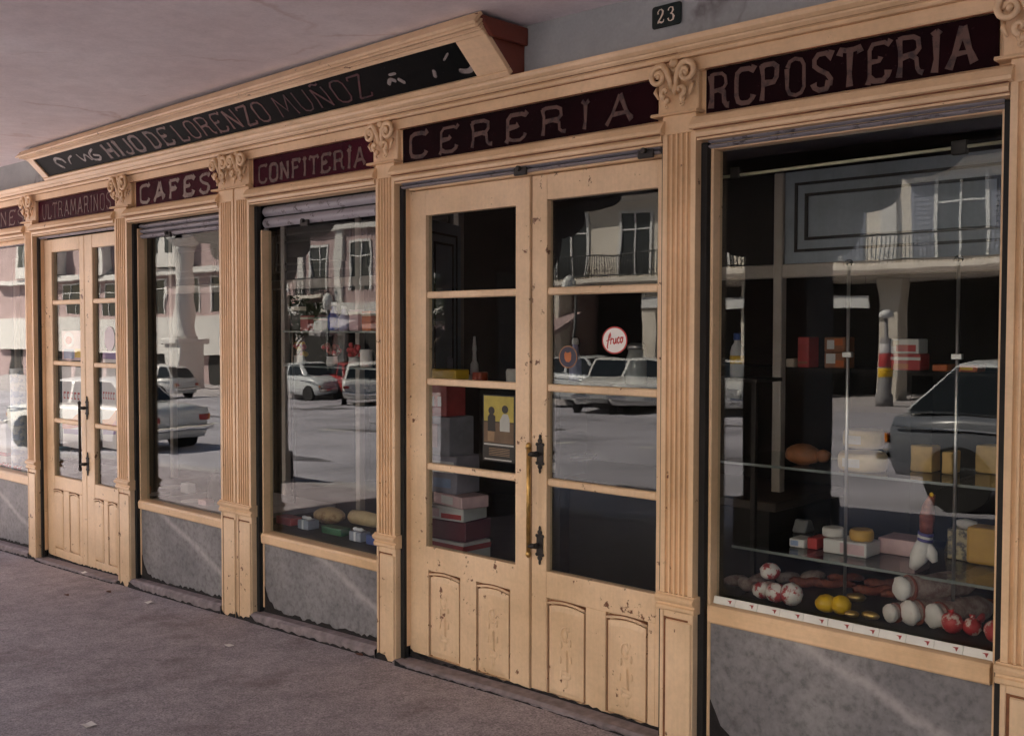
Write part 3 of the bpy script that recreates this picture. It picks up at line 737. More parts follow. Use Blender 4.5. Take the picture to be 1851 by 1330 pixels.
# house number
hn = thing('house_number', 'dark green enamel house number plate reading 23 on the grey wall', 'number plate', (-2.315, .028, 2.82))
k = MB(); w2, h2, r = .066, .042, .012
pr = []
for cxx, czz, a0 in ((w2 - r, h2 - r, 0), (-w2 + r, h2 - r, 90), (-w2 + r, -h2 + r, 180), (w2 - r, -h2 + r, 270)):
    for i in range(5): a = math.radians(a0 + 22.5 * i); pr.append((cxx + r * math.cos(a), czz + r * math.sin(a)))
k.extr(pr, -.006, .0, 'y'); k.build('plate', plain('green_black_enamel', (.008, .016, .014), .25, vary=.1), hn, .002)
DIG = plain('cream_enamel', (.62, .50, .40), .4, vary=.06)
k = MB()
def vr(pts, ws):
    L = []; 
    P = [Vector(p) for p in pts]
    rows = []
    for i, p in enumerate(P):
        t = (P[min(i + 1, len(P) - 1)] - P[max(0, i - 1)]).normalized(); nn = Vector((-t.y, t.x)) * ws[i] / 2
        rows.append([(p.x + nn.x, -.0062, p.y + nn.y), (p.x + nn.x, -.0075, p.y + nn.y), (p.x - nn.x, -.0075, p.y - nn.y), (p.x - nn.x, -.0062, p.y - nn.y)])
    k.grid(rows, True, True, False)
vr([(-.036, .010), (-.037, .018), (-.030, .026), (-.021, .026), (-.014, .018), (-.016, .008), (-.025, -.006), (-.036, -.018), (-.038, -.024)], [.007, .004, .003, .004, .008, .008, .006, .004, .002])
vr([(-.038, -.022), (-.030, -.019), (-.020, -.023), (-.012, -.020), (-.010, -.012)], [.004, .007, .007, .004, .002])
vr([(.010, .016), (.012, .023), (.020, .027), (.029, .024), (.031, .014), (.026, .006), (.018, .003)], [.006, .004, .003, .006, .008, .005, .003])
vr([(.018, .003), (.028, .001), (.034, -.009), (.031, -.020), (.021, -.024), (.012, -.021), (.009, -.012)], [.003, .005, .009, .007, .003, .004, .007])
k.build('number', DIG, hn)

# the leaning name board under the ceiling
nb = thing('name_board', 'long leaning black name board reading HIJO DE LORENZO MUÑOZ in a moulded cream frame', 'sign', (-5.3, 0, 2.71))
OX, OZ = -5.3, 2.71
B0 = Vector((-.052, 2.712)); 
def top_at(x):   # top edge (y, z), a little lower at the far end
    t = (x + 7.6) / 4.57
    return Vector((-.225 - .04 * t, 2.885 + .025 * t))
def tilt(x, v, d):
    """point at x, fraction v up the slope, d metres proud of it"""
    T = top_at(x); s = T - B0; n = Vector((-s.y, s.x)).normalized()
    if n.x > 0: n = -n
    p = B0 + s * v + n * d
    return (x - OX, p.x, p.y - OZ)
NX0, NX1 = -7.60, -3.035
def slab(v0, v1, d0, d1, x0, x1, name, mat, bev=.003, parent=nb):
    k = MB(); xs_ = [x0 + (x1 - x0) * i / 10 for i in range(11)]
    k.grid([[tilt(x, v0, d0), tilt(x, v0, d1), tilt(x, v1, d1), tilt(x, v1, d0)] for x in xs_], True, True, False)
    return k.build(name, mat, parent, bev)
slab(.085, .70, -.01, .002, NX0 + .09, NX1 - .18, 'board', SIGN_DARK, 0)
slab(0, .084, -.012, .016, NX0, NX1, 'bottom_rail', CREAM_H)
slab(.0845, .70, -.012, .012, NX0, NX0 + .0895, 'end_stile', CREAM_H)
slab(.0845, .70, -.012, .012, NX1 - .1795, NX1, 'end_stile', CREAM_H)
slab(.7005, .775, -.012, .016, NX0, NX1, 'top_rail', CREAM_H)
slab(.7755, .83, -.012, .024, NX0 - .006, NX1 + .006, 'crown_moulding', CREAM_H, .006)
slab(.8305, .86, -.012, .030, NX0 - .010, NX1 + .010, 'crown_moulding', CREAM_H, .002)
slab(.8605, .95, -.012, .044, NX0 - .016, NX1 + .018, 'crown_moulding', CREAM_H, .010)
slab(.9505, 1.0, -.012, .050, NX0 - .022, NX1 + .024, 'crown_moulding', CREAM_H, .002)
# triangular ends, brown
for x, s in ((NX1, 1), (NX0, -1)):
    T = top_at(x); k = MB()
    pr = [(.026, 2.712), (-.046, 2.714), (T.x + .03, T.y - .03), (T.x + .03, T.y), (.026, T.y)]
    k.extr([(a, b - OZ) for a, b in pr], x - OX - (.030 if s > 0 else -.004), x - OX - (.002 if s > 0 else -.03), 'x'); k.build('end_panel', BROWN, nb, .002)
    k = MB(); pr = [(.026, T.y - .075), (T.x + .075, T.y - .075), (T.x + .02, T.y - .02), (T.x - .01, T.y - .001), (.026, T.y - .001)]
    k.extr([(a, b - OZ) for a, b in pr], *((x - OX, x - OX + .020) if s > 0 else (x - OX - .02, x - OX)), 'x'); k.build('end_moulding', BROWN, nb, .004)
def board_text(text, x0, x1, mat, wd, gap=.18, v0=.17, v1=.60):
    tl = lambda p: tilt(p[0], v0 + (v1 - v0) * p[2], .0022 - p[1])
    tot = sum(GLYPH[c][0] for c in text) + gap * (len(text) - 1); sx = (x1 - x0) / tot; x = 0
    S_ = .13
    for c in text:
        k = MB()
        for si, st in enumerate(GLYPH[c][1]):
            pts = [(x0 + (x + px) * sx, py * S_) for px, py in st]
            m = MB(); ribbon(m, pts, wd * random.uniform(.8, 1.15), 0, .0015 + si * .0004, 1.4)
            m.v = [tl((p[0], p[1], p[2] / S_)) for p in m.v]
            b = len(k.v); k.v += m.v; k.f += [tuple(i + b for i in f) for f in m.f]; k.sm += m.sm
        x += GLYPH[c][0] + gap
        k.build('letter', mat, nb)
def bx(px, py): return AX(px, py, -.13)
board_text('HIJO', bx(190, 275), bx(255, 258), GOLD, .024)
board_text('DE', bx(268, 252), bx(308, 245), GOLD, .017)
board_text('LORENZO', bx(318, 238), bx(482, 205), GOLD_R, .012)
board_text('MUÑOZ', bx(500, 195), bx(664, 160), GOLD_D, .008)
k = MB()
def blot(px, py, pts, wd):
    X = bx(px, py)
    P = [Vector((a, b)) for a, b in pts]; Q = []
    for i in range(len(P) - 1):
        p0, p1, p2, p3 = P[max(0, i - 1)], P[i], P[i + 1], P[min(len(P) - 1, i + 2)]
        for j in range(5):
            t = j / 5; Q.append(.5 * ((2 * p1) + (p2 - p0) * t + (2 * p0 - 5 * p1 + 4 * p2 - p3) * t * t + (3 * p1 - p0 - 3 * p2 + p3) * t ** 3))
    Q.append(P[-1])
    m = MB(); ribbon(m, [(q.x, q.y) for q in Q], wd, 0, .0015, .5)
    m.v = [tilt(X + p[0], .12 + p[2] / .30, .0023 - p[1]) for p in m.v]
    m.build('worn_patch', WORN, nb)
blot(108, 293, [(0, .03), (-.06, .09), (-.02, .13), (.05, .11), (.07, .07)], .024)
blot(122, 290, [(0, .05), (.03, .10), (.10, .12)], .016)
blot(142, 285, [(0, .12), (.04, .05), (.10, .10), (.14, .04)], .016)
blot(163, 280, [(.08, .13), (.0, .10), (-.01, .05), (.06, .03), (.10, .06), (.03, .08)], .018)
blot(698, 150, [(0, .05), (.03, .075), (.06, .06)], .020)
blot(708, 145, [(0, .10), (.05, .10)], .014)
blot(718, 147, [(0, .07), (.03, .04)], .020)
blot(778, 145, [(0, .03), (.02, .07)], .020)
blot(822, 115, [(.10, .12), (.12, .07), (.06, .025), (.0, .035)], .024)
blot(808, 98, [(0, .10), (.05, .13)], .010)

#@@INTERIOR@@
# ------------------------------------------------------------------ inside the show windows
def B(name, label, cat, x0, x1, y0, y1, z0, z1, mat, group=None, bev=.003):
    cx, cy = (x0 + x1) / 2, (y0 + y1) / 2
    o = MB().box(x0 - cx, x1 - cx, y0 - cy, y1 - cy, 0, z1 - z0).build(name, mat, None, bev, (cx, cy, z0))
    return tag(o, label, cat, group)
def partition(name, label, x0, x1, y, zb, zt, zrail, posts, mat, pmat, dark=()):
    """grey back frame of a show window: posts, a rail and a moulded upper panel"""
    cx = (x0 + x1) / 2; t = thing(name, label, 'partition', (cx, y, zb))
    for px in posts: MB().box(px - .022 - cx, px + .022 - cx, -.022, .022, 0, zt - zb).build('post', mat, t, .004)
    MB().box(x0 - cx, x1 - cx, -.018, .018, zrail - .03 - zb, zrail + .03 - zb).build('rail', mat, t, .004)
    ps = sorted(posts)
    for a, b in zip(ps[:-1], ps[1:]):
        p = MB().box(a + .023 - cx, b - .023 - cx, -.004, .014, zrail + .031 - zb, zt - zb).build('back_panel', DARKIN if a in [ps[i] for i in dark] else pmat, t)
        if a in [ps[i] for i in dark]: continue
        k = MB()
        for i, m in enumerate((.05, .10)):
            xa, xb, za, zb_ = a + .023 + m - cx, b - .023 - m - cx, zrail + .03 + m - zb, zt - m - zb
            if xb - xa < .05: continue
            for q in ((xa, xb, za, za + .012), (xa, xb, zb_ - .012, zb_), (xa, xa + .012, za + .0125, zb_ - .0125), (xb - .012, xb, za + .0125, zb_ - .0125)):
                k.box(q[0], q[1], -.012 - i * .004, -.0045, q[2], q[3])
        k.build('panel_moulding', IRON, p)
    return t
DISP = {}
def display_floor(x0, x1, z, depth, mat, label):
    cx = (x0 + x1) / 2
    o = MB().box(x0 - cx, x1 - cx, .002, depth - .112, -.03, 0).build('display_floor', mat, None, 0, (cx, .112, z))
    return tag(o, label, 'display shelf')
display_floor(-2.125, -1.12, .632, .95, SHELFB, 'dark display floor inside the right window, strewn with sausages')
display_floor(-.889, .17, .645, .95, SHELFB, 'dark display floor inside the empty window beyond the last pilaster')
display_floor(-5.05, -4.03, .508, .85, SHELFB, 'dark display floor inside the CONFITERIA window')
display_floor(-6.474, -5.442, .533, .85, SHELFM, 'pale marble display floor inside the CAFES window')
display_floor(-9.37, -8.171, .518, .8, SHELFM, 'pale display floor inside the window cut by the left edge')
partition('window_partition', 'grey panelled back frame with posts behind the cheeses in the right window', -2.78, -.55, .96, .602, 2.34, at(1500, 487, .96)[1], [at(1240, 500, .96)[0], at(1410, 500, .96)[0], -1.30, -.95], INPOST, WHITE_IN, (0,))
partition('window_partition', 'panelled back frame behind the packages in the CONFITERIA window', -6.3, -4.3, .86, .478, 2.34, 1.95, [-6.2, -5.2, -4.31], INPOST, DARKIN)
partition('window_partition', 'panelled back frame behind the CAFES window', -7.6, -5.95, .86, .503, 2.34, 1.95, [-7.5, -6.75, -6.0], INPOST, DARKIN)
# return panel beside the door, seen through its upper pane
rp = thing('side_panel', 'pale moulded side panel seen through the left leaf of the CERERIA door', 'panel', (-4.10, .40, .45), math.radians(112))
MB().box(0, .46, -.012, .012, 0, 1.775).build('panel_board', WHITE_IN, rp, .003)
k = MB()
for m in (.06, .11):
    for q in ((m, .46 - m, 1.775 - m - .012, 1.775 - m), (m, m + .012, .9, 1.775 - m - .0125), (.46 - m - .012, .46 - m, .9, 1.775 - m - .0125)): k.box(q[0], q[1], -.018, -.0125, q[2], q[3])
k.build('panel_moulding', IRON, rp)
# brass curtain rod and slim uprights carrying the glass shelves
x0_, z0_ = at(1283, 318, .2); x1_, z1_ = at(1818, 270, .2)
cr = thing('curtain_rod', 'thin pale curtain rod across the top of the right window', 'rod', ((x0_ + x1_) / 2, .2, z0_))
MB().tube([(-.6, 0, -.012), (.57, 0, .0)], .006, 8).build('rod', plain('pale_rod', (.55, .5, .36), .4), cr)
hs = MB(); hs.box(-.02, .02, -.01, .01, -.02, .02); hs.build('rod_bracket', IRON, cr, .003, (at(1330, 300, .2)[0] - cr.location.x, 0, 0))
hs = MB(); hs.box(-.025, .025, -.012, .012, -.025, .02); hs.build('rod_bracket', IRON, cr, .003, (at(1735, 275, .2)[0] - cr.location.x, 0, 0))
def upright(px, y, z0, z1, label):
    x = at(px, 600, y)[0]
    t = thing('shelf_upright', label, 'shelf post', (x, y, z0), 0, 'slim steel posts in the right window')
    MB().tube([(0, 0, 0), (0, 0, z1 - z0)], .0065, 8).build('rod', STEEL, t)
    MB().ell((0, 0, z1 - z0), (.016, .016, .013), 10, 6).build('finial', IRON, t)
    k = MB(); k.box(-.018, .018, -.01, .01, .0, .02); k.build('clamp', STEEL, t, .002, (0, 0, 1.55 - z0))
    return t
upright(1533, .42, .632, at(1533, 475, .42)[1], 'left slim steel shelf post among the cheeses')
upright(1731, .42, .632, at(1731, 468, .42)[1], 'right slim steel shelf post in front of the cheese wedges')
UZ, LZ = 1.12, .80
def gshelf(x0, x1, y0, y1, z, label):
    cx, cy = (x0 + x1) / 2, (y0 + y1) / 2
    t = thing('glass_shelf', label, 'shelf', (cx, cy, z))
    MB().box(x0 - cx, x1 - cx, y0 - cy, y1 - cy, -.008, 0).build('shelf_plate', GLASS, t)
    MB().box(x0 - cx, x1 - cx, y0 - cy - .0035, y0 - cy - .0002, -.009, .001).build('shelf_edge', GSHELF, t)
    for sx in (.25, .75):
        x = x0 + (x1 - x0) * sx - cx
        k = MB(); k.extr([(y1 - cy + .05, -.012), (y1 - cy + .05, -.07), (y0 - cy + .06, -.018), (y0 - cy + .06, -.012)], x - .006, x + .006, 'x'); k.build('bracket', INPOST, t)
    return t
gshelf(-2.22, -1.12, .36, .9, LZ - .001, 'lower glass shelf with cheese boxes in the right window')
gshelf(-2.35, -1.15, .44, .9, UZ - .001, 'upper glass shelf with cheese wedges in the right window')

CH1 = plain('pale_cheese', (.62, .47, .28), .6, vary=.1, scale=30)
CH2 = plain('straw_cheese', (.58, .37, .13), .6, vary=.12, scale=26)
CH3 = plain('orange_yellow_cheese', (.60, .33, .05), .5, vary=.08, scale=20)
RIND = plain('dark_brown_rind', (.22, .08, .03), .6, vary=.3, scale=26, bmp=.4)
PAPERW = plain('white_wrapping_paper', (.66, .62, .60), .7, vary=.06, scale=24, bmp=.3)
def mottled(name, a, b, sc=40, lo=.48, hi=.58, rough=.5):
    m, n, l, p = new(name)
    c = ramp(n, l, noise(n, l, sc, 4, .7), [(lo, a), (hi, b)]); l.new(c, p.inputs['Base Color']); p.inputs['Roughness'].default_value = rough
    return m
MOTT = mottled('mottled_blue_cheese', (.52, .42, .24), (.10, .09, .08), 34, .47, .60)
WRAPRW = mottled('red_and_white_wrapper', (.72, .66, .64), (.42, .04, .05), 17, .46, .52)
WRAPR = mottled('red_wrapper_with_white_swirls', (.48, .04, .045), (.70, .55, .5), 15, .50, .55)
PINKW = mottled('pinkish_white_casing', (.70, .64, .62), (.55, .30, .28), 22, .55, .66)
GREYC = mottled('dusty_grey_casing', (.33, .26, .24), (.20, .12, .11), 30, .4, .6, .8)
CHOR = mottled('dark_red_sausage', (.17, .035, .025), (.32, .09, .05), 26, .45, .62)
YEL = plain('yellow_wrapper', (.72, .42, .01), .4, vary=.1, scale=12)
SILVF = plain('silver_foil', (.6, .6, .62), .3, .7, vary=.15, scale=20)
GOLDF = plain('gold_foil', (.55, .36, .12), .3, .8, vary=.2, scale=20)

def on(px, py, z, lo=.16, hi=.85):
    x, y = atz(px, py, z); yy = max(lo, min(hi, y))
    if yy != y: x = at(px, py, yy)[0]
    return x, yy
# upper shelf
def wedge(name, label, px0, px1, py0, py1, mat, z=UZ, depth=.09, rot=0, group=None):
    x, y = on((px0 + px1) / 2, py1, z, .46, .8); s = at(px1, py1, y)[0] - at(px0, py1, y)[0]; h = at(px0, py0, y)[1] - at(px0, py1, y)[1]
    s *= .86
    k = MB(); n = 5; pr = [(-s / 2, -depth / 2)] + [(s / 2, -depth / 2), (s / 2 * .9, depth / 2), (-s / 2 * .9, depth / 2)]
    k.grid([[(p[0] + random.uniform(-.002, .002), p[1], zz + random.uniform(-.002, .002) * (zz > 0)) for p in pr] for zz in (0, h * .5, h)], True, True, False)
    o = k.build(name, mat, None, .006, (x, y + depth / 2, z), seg=2); o.rotation_euler = (0, 0, rot); return tag(o, label, 'cheese', group)
hx, hy = on(1440, 842, UZ, .46, .8)
ham = thing('cured_meat', 'dark brown piece of cured meat on the upper shelf by the grey post', 'cured meat', (hx, hy + .05, UZ))
k = MB(); k.ell((0, 0, .042), (.075, .055, .042), 14, 8, wob=.05); k.build('meat_body', RIND, ham)
k = MB(); k.ell((.085, 0, .042), (.03, .03, .026), 10, 6, wob=.06); k.build('meat_end', RIND, ham)
def wheel(name, label, px, py, z, r, h, mat, lo=.16, hi=.85, group=None, squash=1):
    x, y = on(px, py, z, lo, hi)
    k = MB(); k.lathe([(r * .92, 0), (r, h * .18), (r * 1.015, h * .5), (r, h * .82), (r * .9, h)], (0, 0, 0), 24)
    o = k.build(name, mat, None, 0, (x, y + r, z))
    q = MB(); q.grid([[(r * 1.018 * math.sin(a_), -r * 1.018 * math.cos(a_), zz) for a_ in (-.5, -.3, -.1, .1, .3)] for zz in (h * .25, h * .5, h * .72)]); q.build('paper_label', PAPERW, o)
    return tag(o, label, 'cheese', group)
zc = .068
wheel('round_cheese', 'pale cheese wheel standing under another on the upper shelf', 1540, 853, UZ, .09, zc, CH1, .46, .8)
wheel('round_cheese', 'smaller pale cheese wheel stacked on top of another', 1545, 811, UZ + zc + .001, .078, .07, CH1, .46, .8)
wedge('cheese_wedge', 'broad straw coloured cheese wedge left of the right shelf post', 1641, 1688, 806, 853, CH2)
wedge('cheese_wedge', 'narrow upright slice of cheese between two broad wedges', 1700, 1722, 816, 857, CH2)
wedge('cheese_wedge', 'broad straw coloured cheese wedge at the right window edge', 1758, 1815, 806, 856, CH2)
# lower shelf
def pbox(name, label, cat, px0, px1, py0, py1, mat, z, depth=.1, lo=.16, hi=.85, rot=0, group=None, fac=.85):
    x, y = on((px0 + px1) / 2, py1, z, lo, hi); s = (at(px1, py1, y)[0] - at(px0, py1, y)[0]) * fac; h = at(px0, py0, y)[1] - at(px0, py1, y)[1]
    t = thing(name, label, cat, (x, y + depth / 2, z), rot, group)
    MB().box(-s / 2, s / 2, -depth / 2, depth / 2, 0, h).build('carton', mat, t, .003)
    return t, s, depth, h
BLUEP = plain('pale_blue_print', (.25, .32, .5), .5); REDP = plain('red_print_card', (.45, .05, .05), .5); PINKP = plain('pink_card', (.62, .42, .44), .5)
GREENP = plain('green_card', (.03, .12, .06), .4); BLUED = plain('deep_blue_card', (.03, .07, .28), .4); WHITEC = plain('white_card', (.68, .65, .64), .5, vary=.05)
t, s, d, h = pbox('cheese_box', 'white cheese box with blue front edge beside the red packet on the lower shelf', 'box', 1424, 1456, 974, 989, WHITEC, LZ, .09, .38, .8)
MB().box(-s * .42, s * .1, -d / 2 - .0012, -d / 2 - .0002, h * .2, h * .8).build('printed_label', BLUEP, t)
t, s, d, h = pbox('sausage_packet', 'flat dark red packet between the cheese boxes on the lower shelf', 'packet', 1457, 1478, 972, 992, REDP, LZ, .10, .38, .8)
t, s, d, h = pbox('cheese_box', 'long pinkish white cheese box under the small round cheeses', 'box', 1480, 1572, 978, 1003, WHITEC, LZ, .12, .38, .8)
MB().box(-s * .1, s * .45, -d / 2 - .0012, -d / 2 - .0002, h * .15, h * .85).build('printed_label', PINKP, t)
bx_, by_, bz_ = t.location.x, t.location.y, LZ + h + .001
def small_round(label, dx, r, hh, mat):
    k = MB(); k.lathe([(r * .9, 0), (r, hh * .25), (r, hh * .75), (r * .88, hh)], n=20)
    o = k.build('round_cheese', mat, None, 0, (bx_ + dx, by_, bz_)); tag(o, label, 'cheese')
small_round('small white wrapped round cheese on the left end of the long box', -.075, .042, .035, PAPERW)
small_round('small orange rinded round cheese on the right end of the long box', .04, .045, .042, CH3)
kx, ky = on(1738, 1013, LZ, .36, .8)
o = MB().box(-.055, .055, -.04, .04, 0, .115).build('blue_cheese', MOTT, None, .006, (kx, ky + .04, LZ), seg=2); tag(o, 'mottled black speckled cheese block beside the yellow block', 'cheese')
kx2, ky2 = on(1785, 1022, LZ, .36, .8)
o = MB().box(-.075, .085, -.05, .05, 0, .135).build('yellow_cheese', CH3, None, .012, (kx2, ky2 + .04, LZ), seg=2); tag(o, 'large yellow cheese block at the right end of the lower shelf', 'cheese')
k = MB(); k.ell((0, 0, .016), (.04, .03, .018), 9, 6, wob=.22); o = k.build('crumpled_paper', PAPERW, None, 0, (kx, ky + .04, LZ + .115)); tag(o, 'crumpled white paper lying on the speckled cheese', 'paper')
t, s, d, h = pbox('flat_tray', 'low pinkish tray in the middle of the lower shelf', 'tray', 1580, 1660, 975, 1003, PINKP, LZ, .14, .45, .8)
# little hanging ham: brown shank, striped band, white cloth end
hx, hz = at(1686, 893, .34)
hm = thing('hanging_ham', 'small cured shank with blue striped band and white cloth end hanging by the lower shelf', 'cured meat', (hx, .34, hz))
def HP(px, py): x, z = at(px, py, .34); return (x - hx, 0, z - hz)
STR = plain('blue_violet_band', (.07, .05, .22), .6)
MB().tube([HP(1686, 893), HP(1678, 915), HP(1676, 935), HP(1674, 962)], [.010, .020, .026, .022], 10).build('shank', CHOR, hm)
for i, (a, b) in enumerate(((962, 967), (972, 977))):
    MB().tube([HP(1674 - i, a), HP(1673 - i, b)], .0265, 12).build('striped_band', STR, hm)
MB().tube([HP(1673, 966.5), HP(1672, 972.5)], .0255, 12).build('cloth_band', PAPERW, hm)
MB().tube([HP(1672, 977.5), HP(1669, 990), HP(1660, 1008), HP(1650, 1026)], [.024, .032, .030, .014], 12).build('cloth_end', PAPERW, hm)
MB().tube([HP(1675, 985), HP(1684, 1002), HP(1690, 1016)], [.02, .022, .010], 10).build('cloth_end', PAPERW, hm)
MB().ell((0, -.01, .0), (.008, .004, .008), 8, 6).build('yellow_tag', YEL, hm)
MB().tube([(0, 0, .006), (.01, .1, UZ - .012 - hz)], .0015, 5).build('string', IRON, hm)
# floor of the right window
FZ = .633
def sausage(name, label, px, py, length, r, mat, ang, endmat=None, lift=0, rise=0, cat='sausage', group=None):
    """front end stands over the pixel's point on the display floor and it runs back at angle ang"""
    x, y = on(px, py, FZ, .17, .7)
    t = thing(name, label, cat, (x, y + r * .5, FZ + lift), ang, group)
    n = 9; pts = [(0, length * i / n, r * .98 + .004 * math.sin(i * 1.3) + rise * i / n) for i in range(n + 1)]
    rad = [r * (.55 if i == 0 else .9 if i == 1 else 1 if i < n - 1 else .9 if i == n - 1 else .5) * random.uniform(.95, 1.05) for i in range(n + 1)]
    MB().tube(pts, rad, 14).build('casing', mat, t)
    if endmat:
        MB().ell((0, .005, r * .98), (r * .97, r * .55, r * .95), 14, 8, wob=.09).build('wrapped_end', endmat, t)
        MB().lathe([(r * 1.03, 0), (r * 1.05, .004), (r * 1.03, .008)], (0, r * .7, r * .98), 14, 'y').build('twine', CHOR, t)
    return t
A = math.radians
sausage('sausage_roll', 'thick white sausage lying across the top of the pile', 1622, 1128, .30, .044, GREYC, A(-30), PAPERW, .078, .0)
sausage('sausage_roll', 'thin white sausage end at the left bottom of the pile', 1603, 1127, .22, .034, GREYC, A(-26), PINKW)
sausage('sausage_roll', 'pink marked white sausage end in the middle of the pile', 1637, 1132, .26, .044, GREYC, A(-24), PINKW)
sausage('sausage_roll', 'plump white sausage end at the right bottom of the pile', 1681, 1138, .28, .044, GREYC, A(-20), PAPERW)
def ball(name, label, px, py, r, mat, cat, lift=0, sq=.92, group=None, nub=True):
    x, y = on(px, py, FZ, .155, .7)
    t = thing(name, label, cat, (x, y + r * .6, FZ + lift), random.uniform(0, 3), group)
    k = MB(); k.ell((0, 0, r * sq), (r, r * .95, r * sq), 18, 12, wob=.055); k.build('wrapped_body', mat, t)
    if nub:
        k = MB(); k.tube([(0, 0, r * sq * 1.9), (.004, .003, r * sq * 1.9 + .012)], [.006, .011], 7); k.build('twisted_tip', mat, t)
    return t
ball('wrapped_ball', 'red and white swirled ball just right of the white sausages', 1716, 1146, .038, WRAPR, 'wrapped ball')
ball('wrapped_ball', 'smaller red and white swirled ball in the middle of three', 1753, 1150, .032, WRAPR, 'wrapped ball')
ball('wrapped_ball', 'red swirled ball touching the right edge of the window', 1797, 1165, .042, WRAPR, 'wrapped ball')
ball('wrapped_ball', 'small red wrapped ball behind the middle one', 1764, 1128, .026, WRAPR, 'wrapped ball')
ball('wrapped_sweet', 'topmost ball of the red and white wrapped pile near the left', 1386, 1076, .040, WRAPRW, 'wrapped ball', .058, .8, None, False)
ball('wrapped_sweet', 'left bottom ball of the red and white wrapped pile', 1372, 1083, .037, WRAPRW, 'wrapped ball', 0, .85, None, False)
ball('wrapped_sweet', 'middle ball of the red and white wrapped pile', 1397, 1090, .040, WRAPRW, 'wrapped ball', 0, .9, None, False)
ball('wrapped_sweet', 'right bottom ball of the red and white wrapped pile', 1424, 1096, .044, WRAPRW, 'wrapped ball', 0, .95, None, False)
ball('lemon_pack', 'larger yellow lemon shaped pack on the dark display floor', 1488, 1108, .040, YEL, 'yellow pack', 0, .8, None, False)
ball('lemon_pack', 'yellow lemon shaped pack leaning on the larger one', 1515, 1112, .036, YEL, 'yellow pack', 0, .95, None, False)
def gold(label, px, py, r):
    x, y = on(px, py, FZ, .155, .7)
    k = MB(); k.ell((0, 0, r * .5), (r * 1.1, r * .7, r * .5), 12, 7, wob=.06); o = k.build('foil_bonbon', GOLDF, None, 0, (x, y + .01, FZ)); o.rotation_euler = (0, 0, random.uniform(-.6, .6)); tag(o, label, 'bonbon')
gold('gold foil bonbon behind the yellow packs', 1545, 1088, .034); gold('gold foil bonbon beside the yellow pack', 1538, 1116, .024); gold('gold foil bonbon left of the white sausages', 1571, 1120, .030)
for i, (px, py, l_, a, lab) in enumerate(((1540, 1075, .18, -50, 'dark red chorizo lying behind the gold bonbons'), (1560, 1062, .16, -60, 'dark red chorizo farther back behind the bonbons'), (1735, 1110, .22, -35, 'dark red chorizo behind the swirled balls'), (1425, 1060, .14, -55, 'dark red chorizo tip behind the wrapped pile'))):
    sausage('chorizo', lab, px, py, l_, .019, CHOR, A(a))
for i, (px, py, l_, a, lab) in enumerate(((1470, 1062, .16, -48, 'dark red chorizo in the middle of the dark display floor'), (1495, 1052, .15, -40, 'dark red chorizo behind the yellow packs'), (1765, 1100, .2, -30, 'dark red chorizo at the back right of the display'), (1590, 1082, .18, -35, 'dark red chorizo at the foot of the white pile'))):
    sausage('chorizo', lab, px, py, l_, .016, CHOR, A(a))
for i, (dx, dy, lab) in enumerate(((-.30, .10, 'foil wrapped triangle at the back of the lower shelf near the post'), (.34, .05, 'foil wrapped triangle at the back of the lower shelf mid way'), (.52, .08, 'foil wrapped triangle behind the pink tray'))):
    k = MB(); k.extr([(-.05, 0), (.05, 0), (.02, .05), (-.02, .055)], -.03, .03, 'x'); o = k.build('foil_cheese', (SILVF, GOLDF, SILVF)[i], None, .006, (-1.85 + dx, .78 + dy * .3, LZ)); o.rotation_euler = (0, 0, i * .7); tag(o, lab, 'cheese')
# string of grey dry sausages at the left
x0_, y0_ = on(1310, 1062, FZ, .18, .7)
st = thing('sausage_string', 'string of four dusty grey sausages running back at the left of the window', 'sausages', (x0_, y0_, FZ), A(-33))
for i in range(4):
    MB().ell((0, .05 + i * .112, .026), (.024, .056, .024), 10, 8, wob=.05).build('link', GREYC, st)
x0_, y0_ = on(1350, 1073, FZ, .18, .7)
for (px, py, lab) in ((1332, 1068, 'short grey sausage near the foot of the sausage string'), (1356, 1078, 'short pale sausage next to the red and white pile')):
    sausage('grey_sausage', lab, px, py, .10, .026, GREYC, A(-40))
WOODS = plain('pale_wood_lath', (.34, .26, .18), .6)
tag(MB().box(-.16, .16, -.006, .006, 0, .014).build('wooden_lath', WOODS, None, .002, (-1.975, .135, FZ)), 'thin wooden lath lying behind the white strip at the left', 'lath')

# packets on a dark shelf behind the grey frame
COL = [plain('orange_packet', (.5, .12, .03), .5), plain('brown_packet', (.3, .12, .06), .5), plain('cream_packet', (.6, .5, .4), .5), REDP, WHITEC, BLUED]
YS = 1.30; ZS = at(1500, 665, YS)[1]
bk = thing('back_shelf', 'dark shelf on posts behind the grey frame of the right window', 'shelving', (-2.2, YS + .05, gz(-2.2) + .014))
MB().box(-1.0, 1.5, -.12, .14, ZS - bk.location.z - .02, ZS - bk.location.z).build('shelf_board', DARKIN, bk)
for x in (-.95, .3, 1.45): MB().box(x - .02, x + .02, -.1, .13, 0, ZS - bk.location.z - .0205).build('shelf_side', DARKIN, bk)
def spack(label, p0, p1, y0, y1, m, z=None, band=None, d=.1):
    xa, z1 = at(p0, y0, YS); xb, z0 = at(p1, y1, YS); h = z1 - z0; w_ = (xb - xa) * .9; z = ZS if z is None else z
    t = thing('food_packet', label, 'packet', ((xa + xb) / 2, YS, z + .0005)); MB().box(-w_ / 2, w_ / 2, -d / 2, d / 2, 0, h).build('carton', m, t, .004)
    if band:
        for (u0, u1, v0, v1, bm) in band: MB().box(w_ * (u0 - .5), w_ * (u1 - .5), -d / 2 - .0012, -d / 2 - .0003, h * v0, h * v1).build('printed_band', bm, t)
    return z + .0005 + h
spack('tall dull red packet behind the grey post', 1450, 1472, 605, 660, COL[3], None, [(.1, .9, .12, .2, COL[1])])
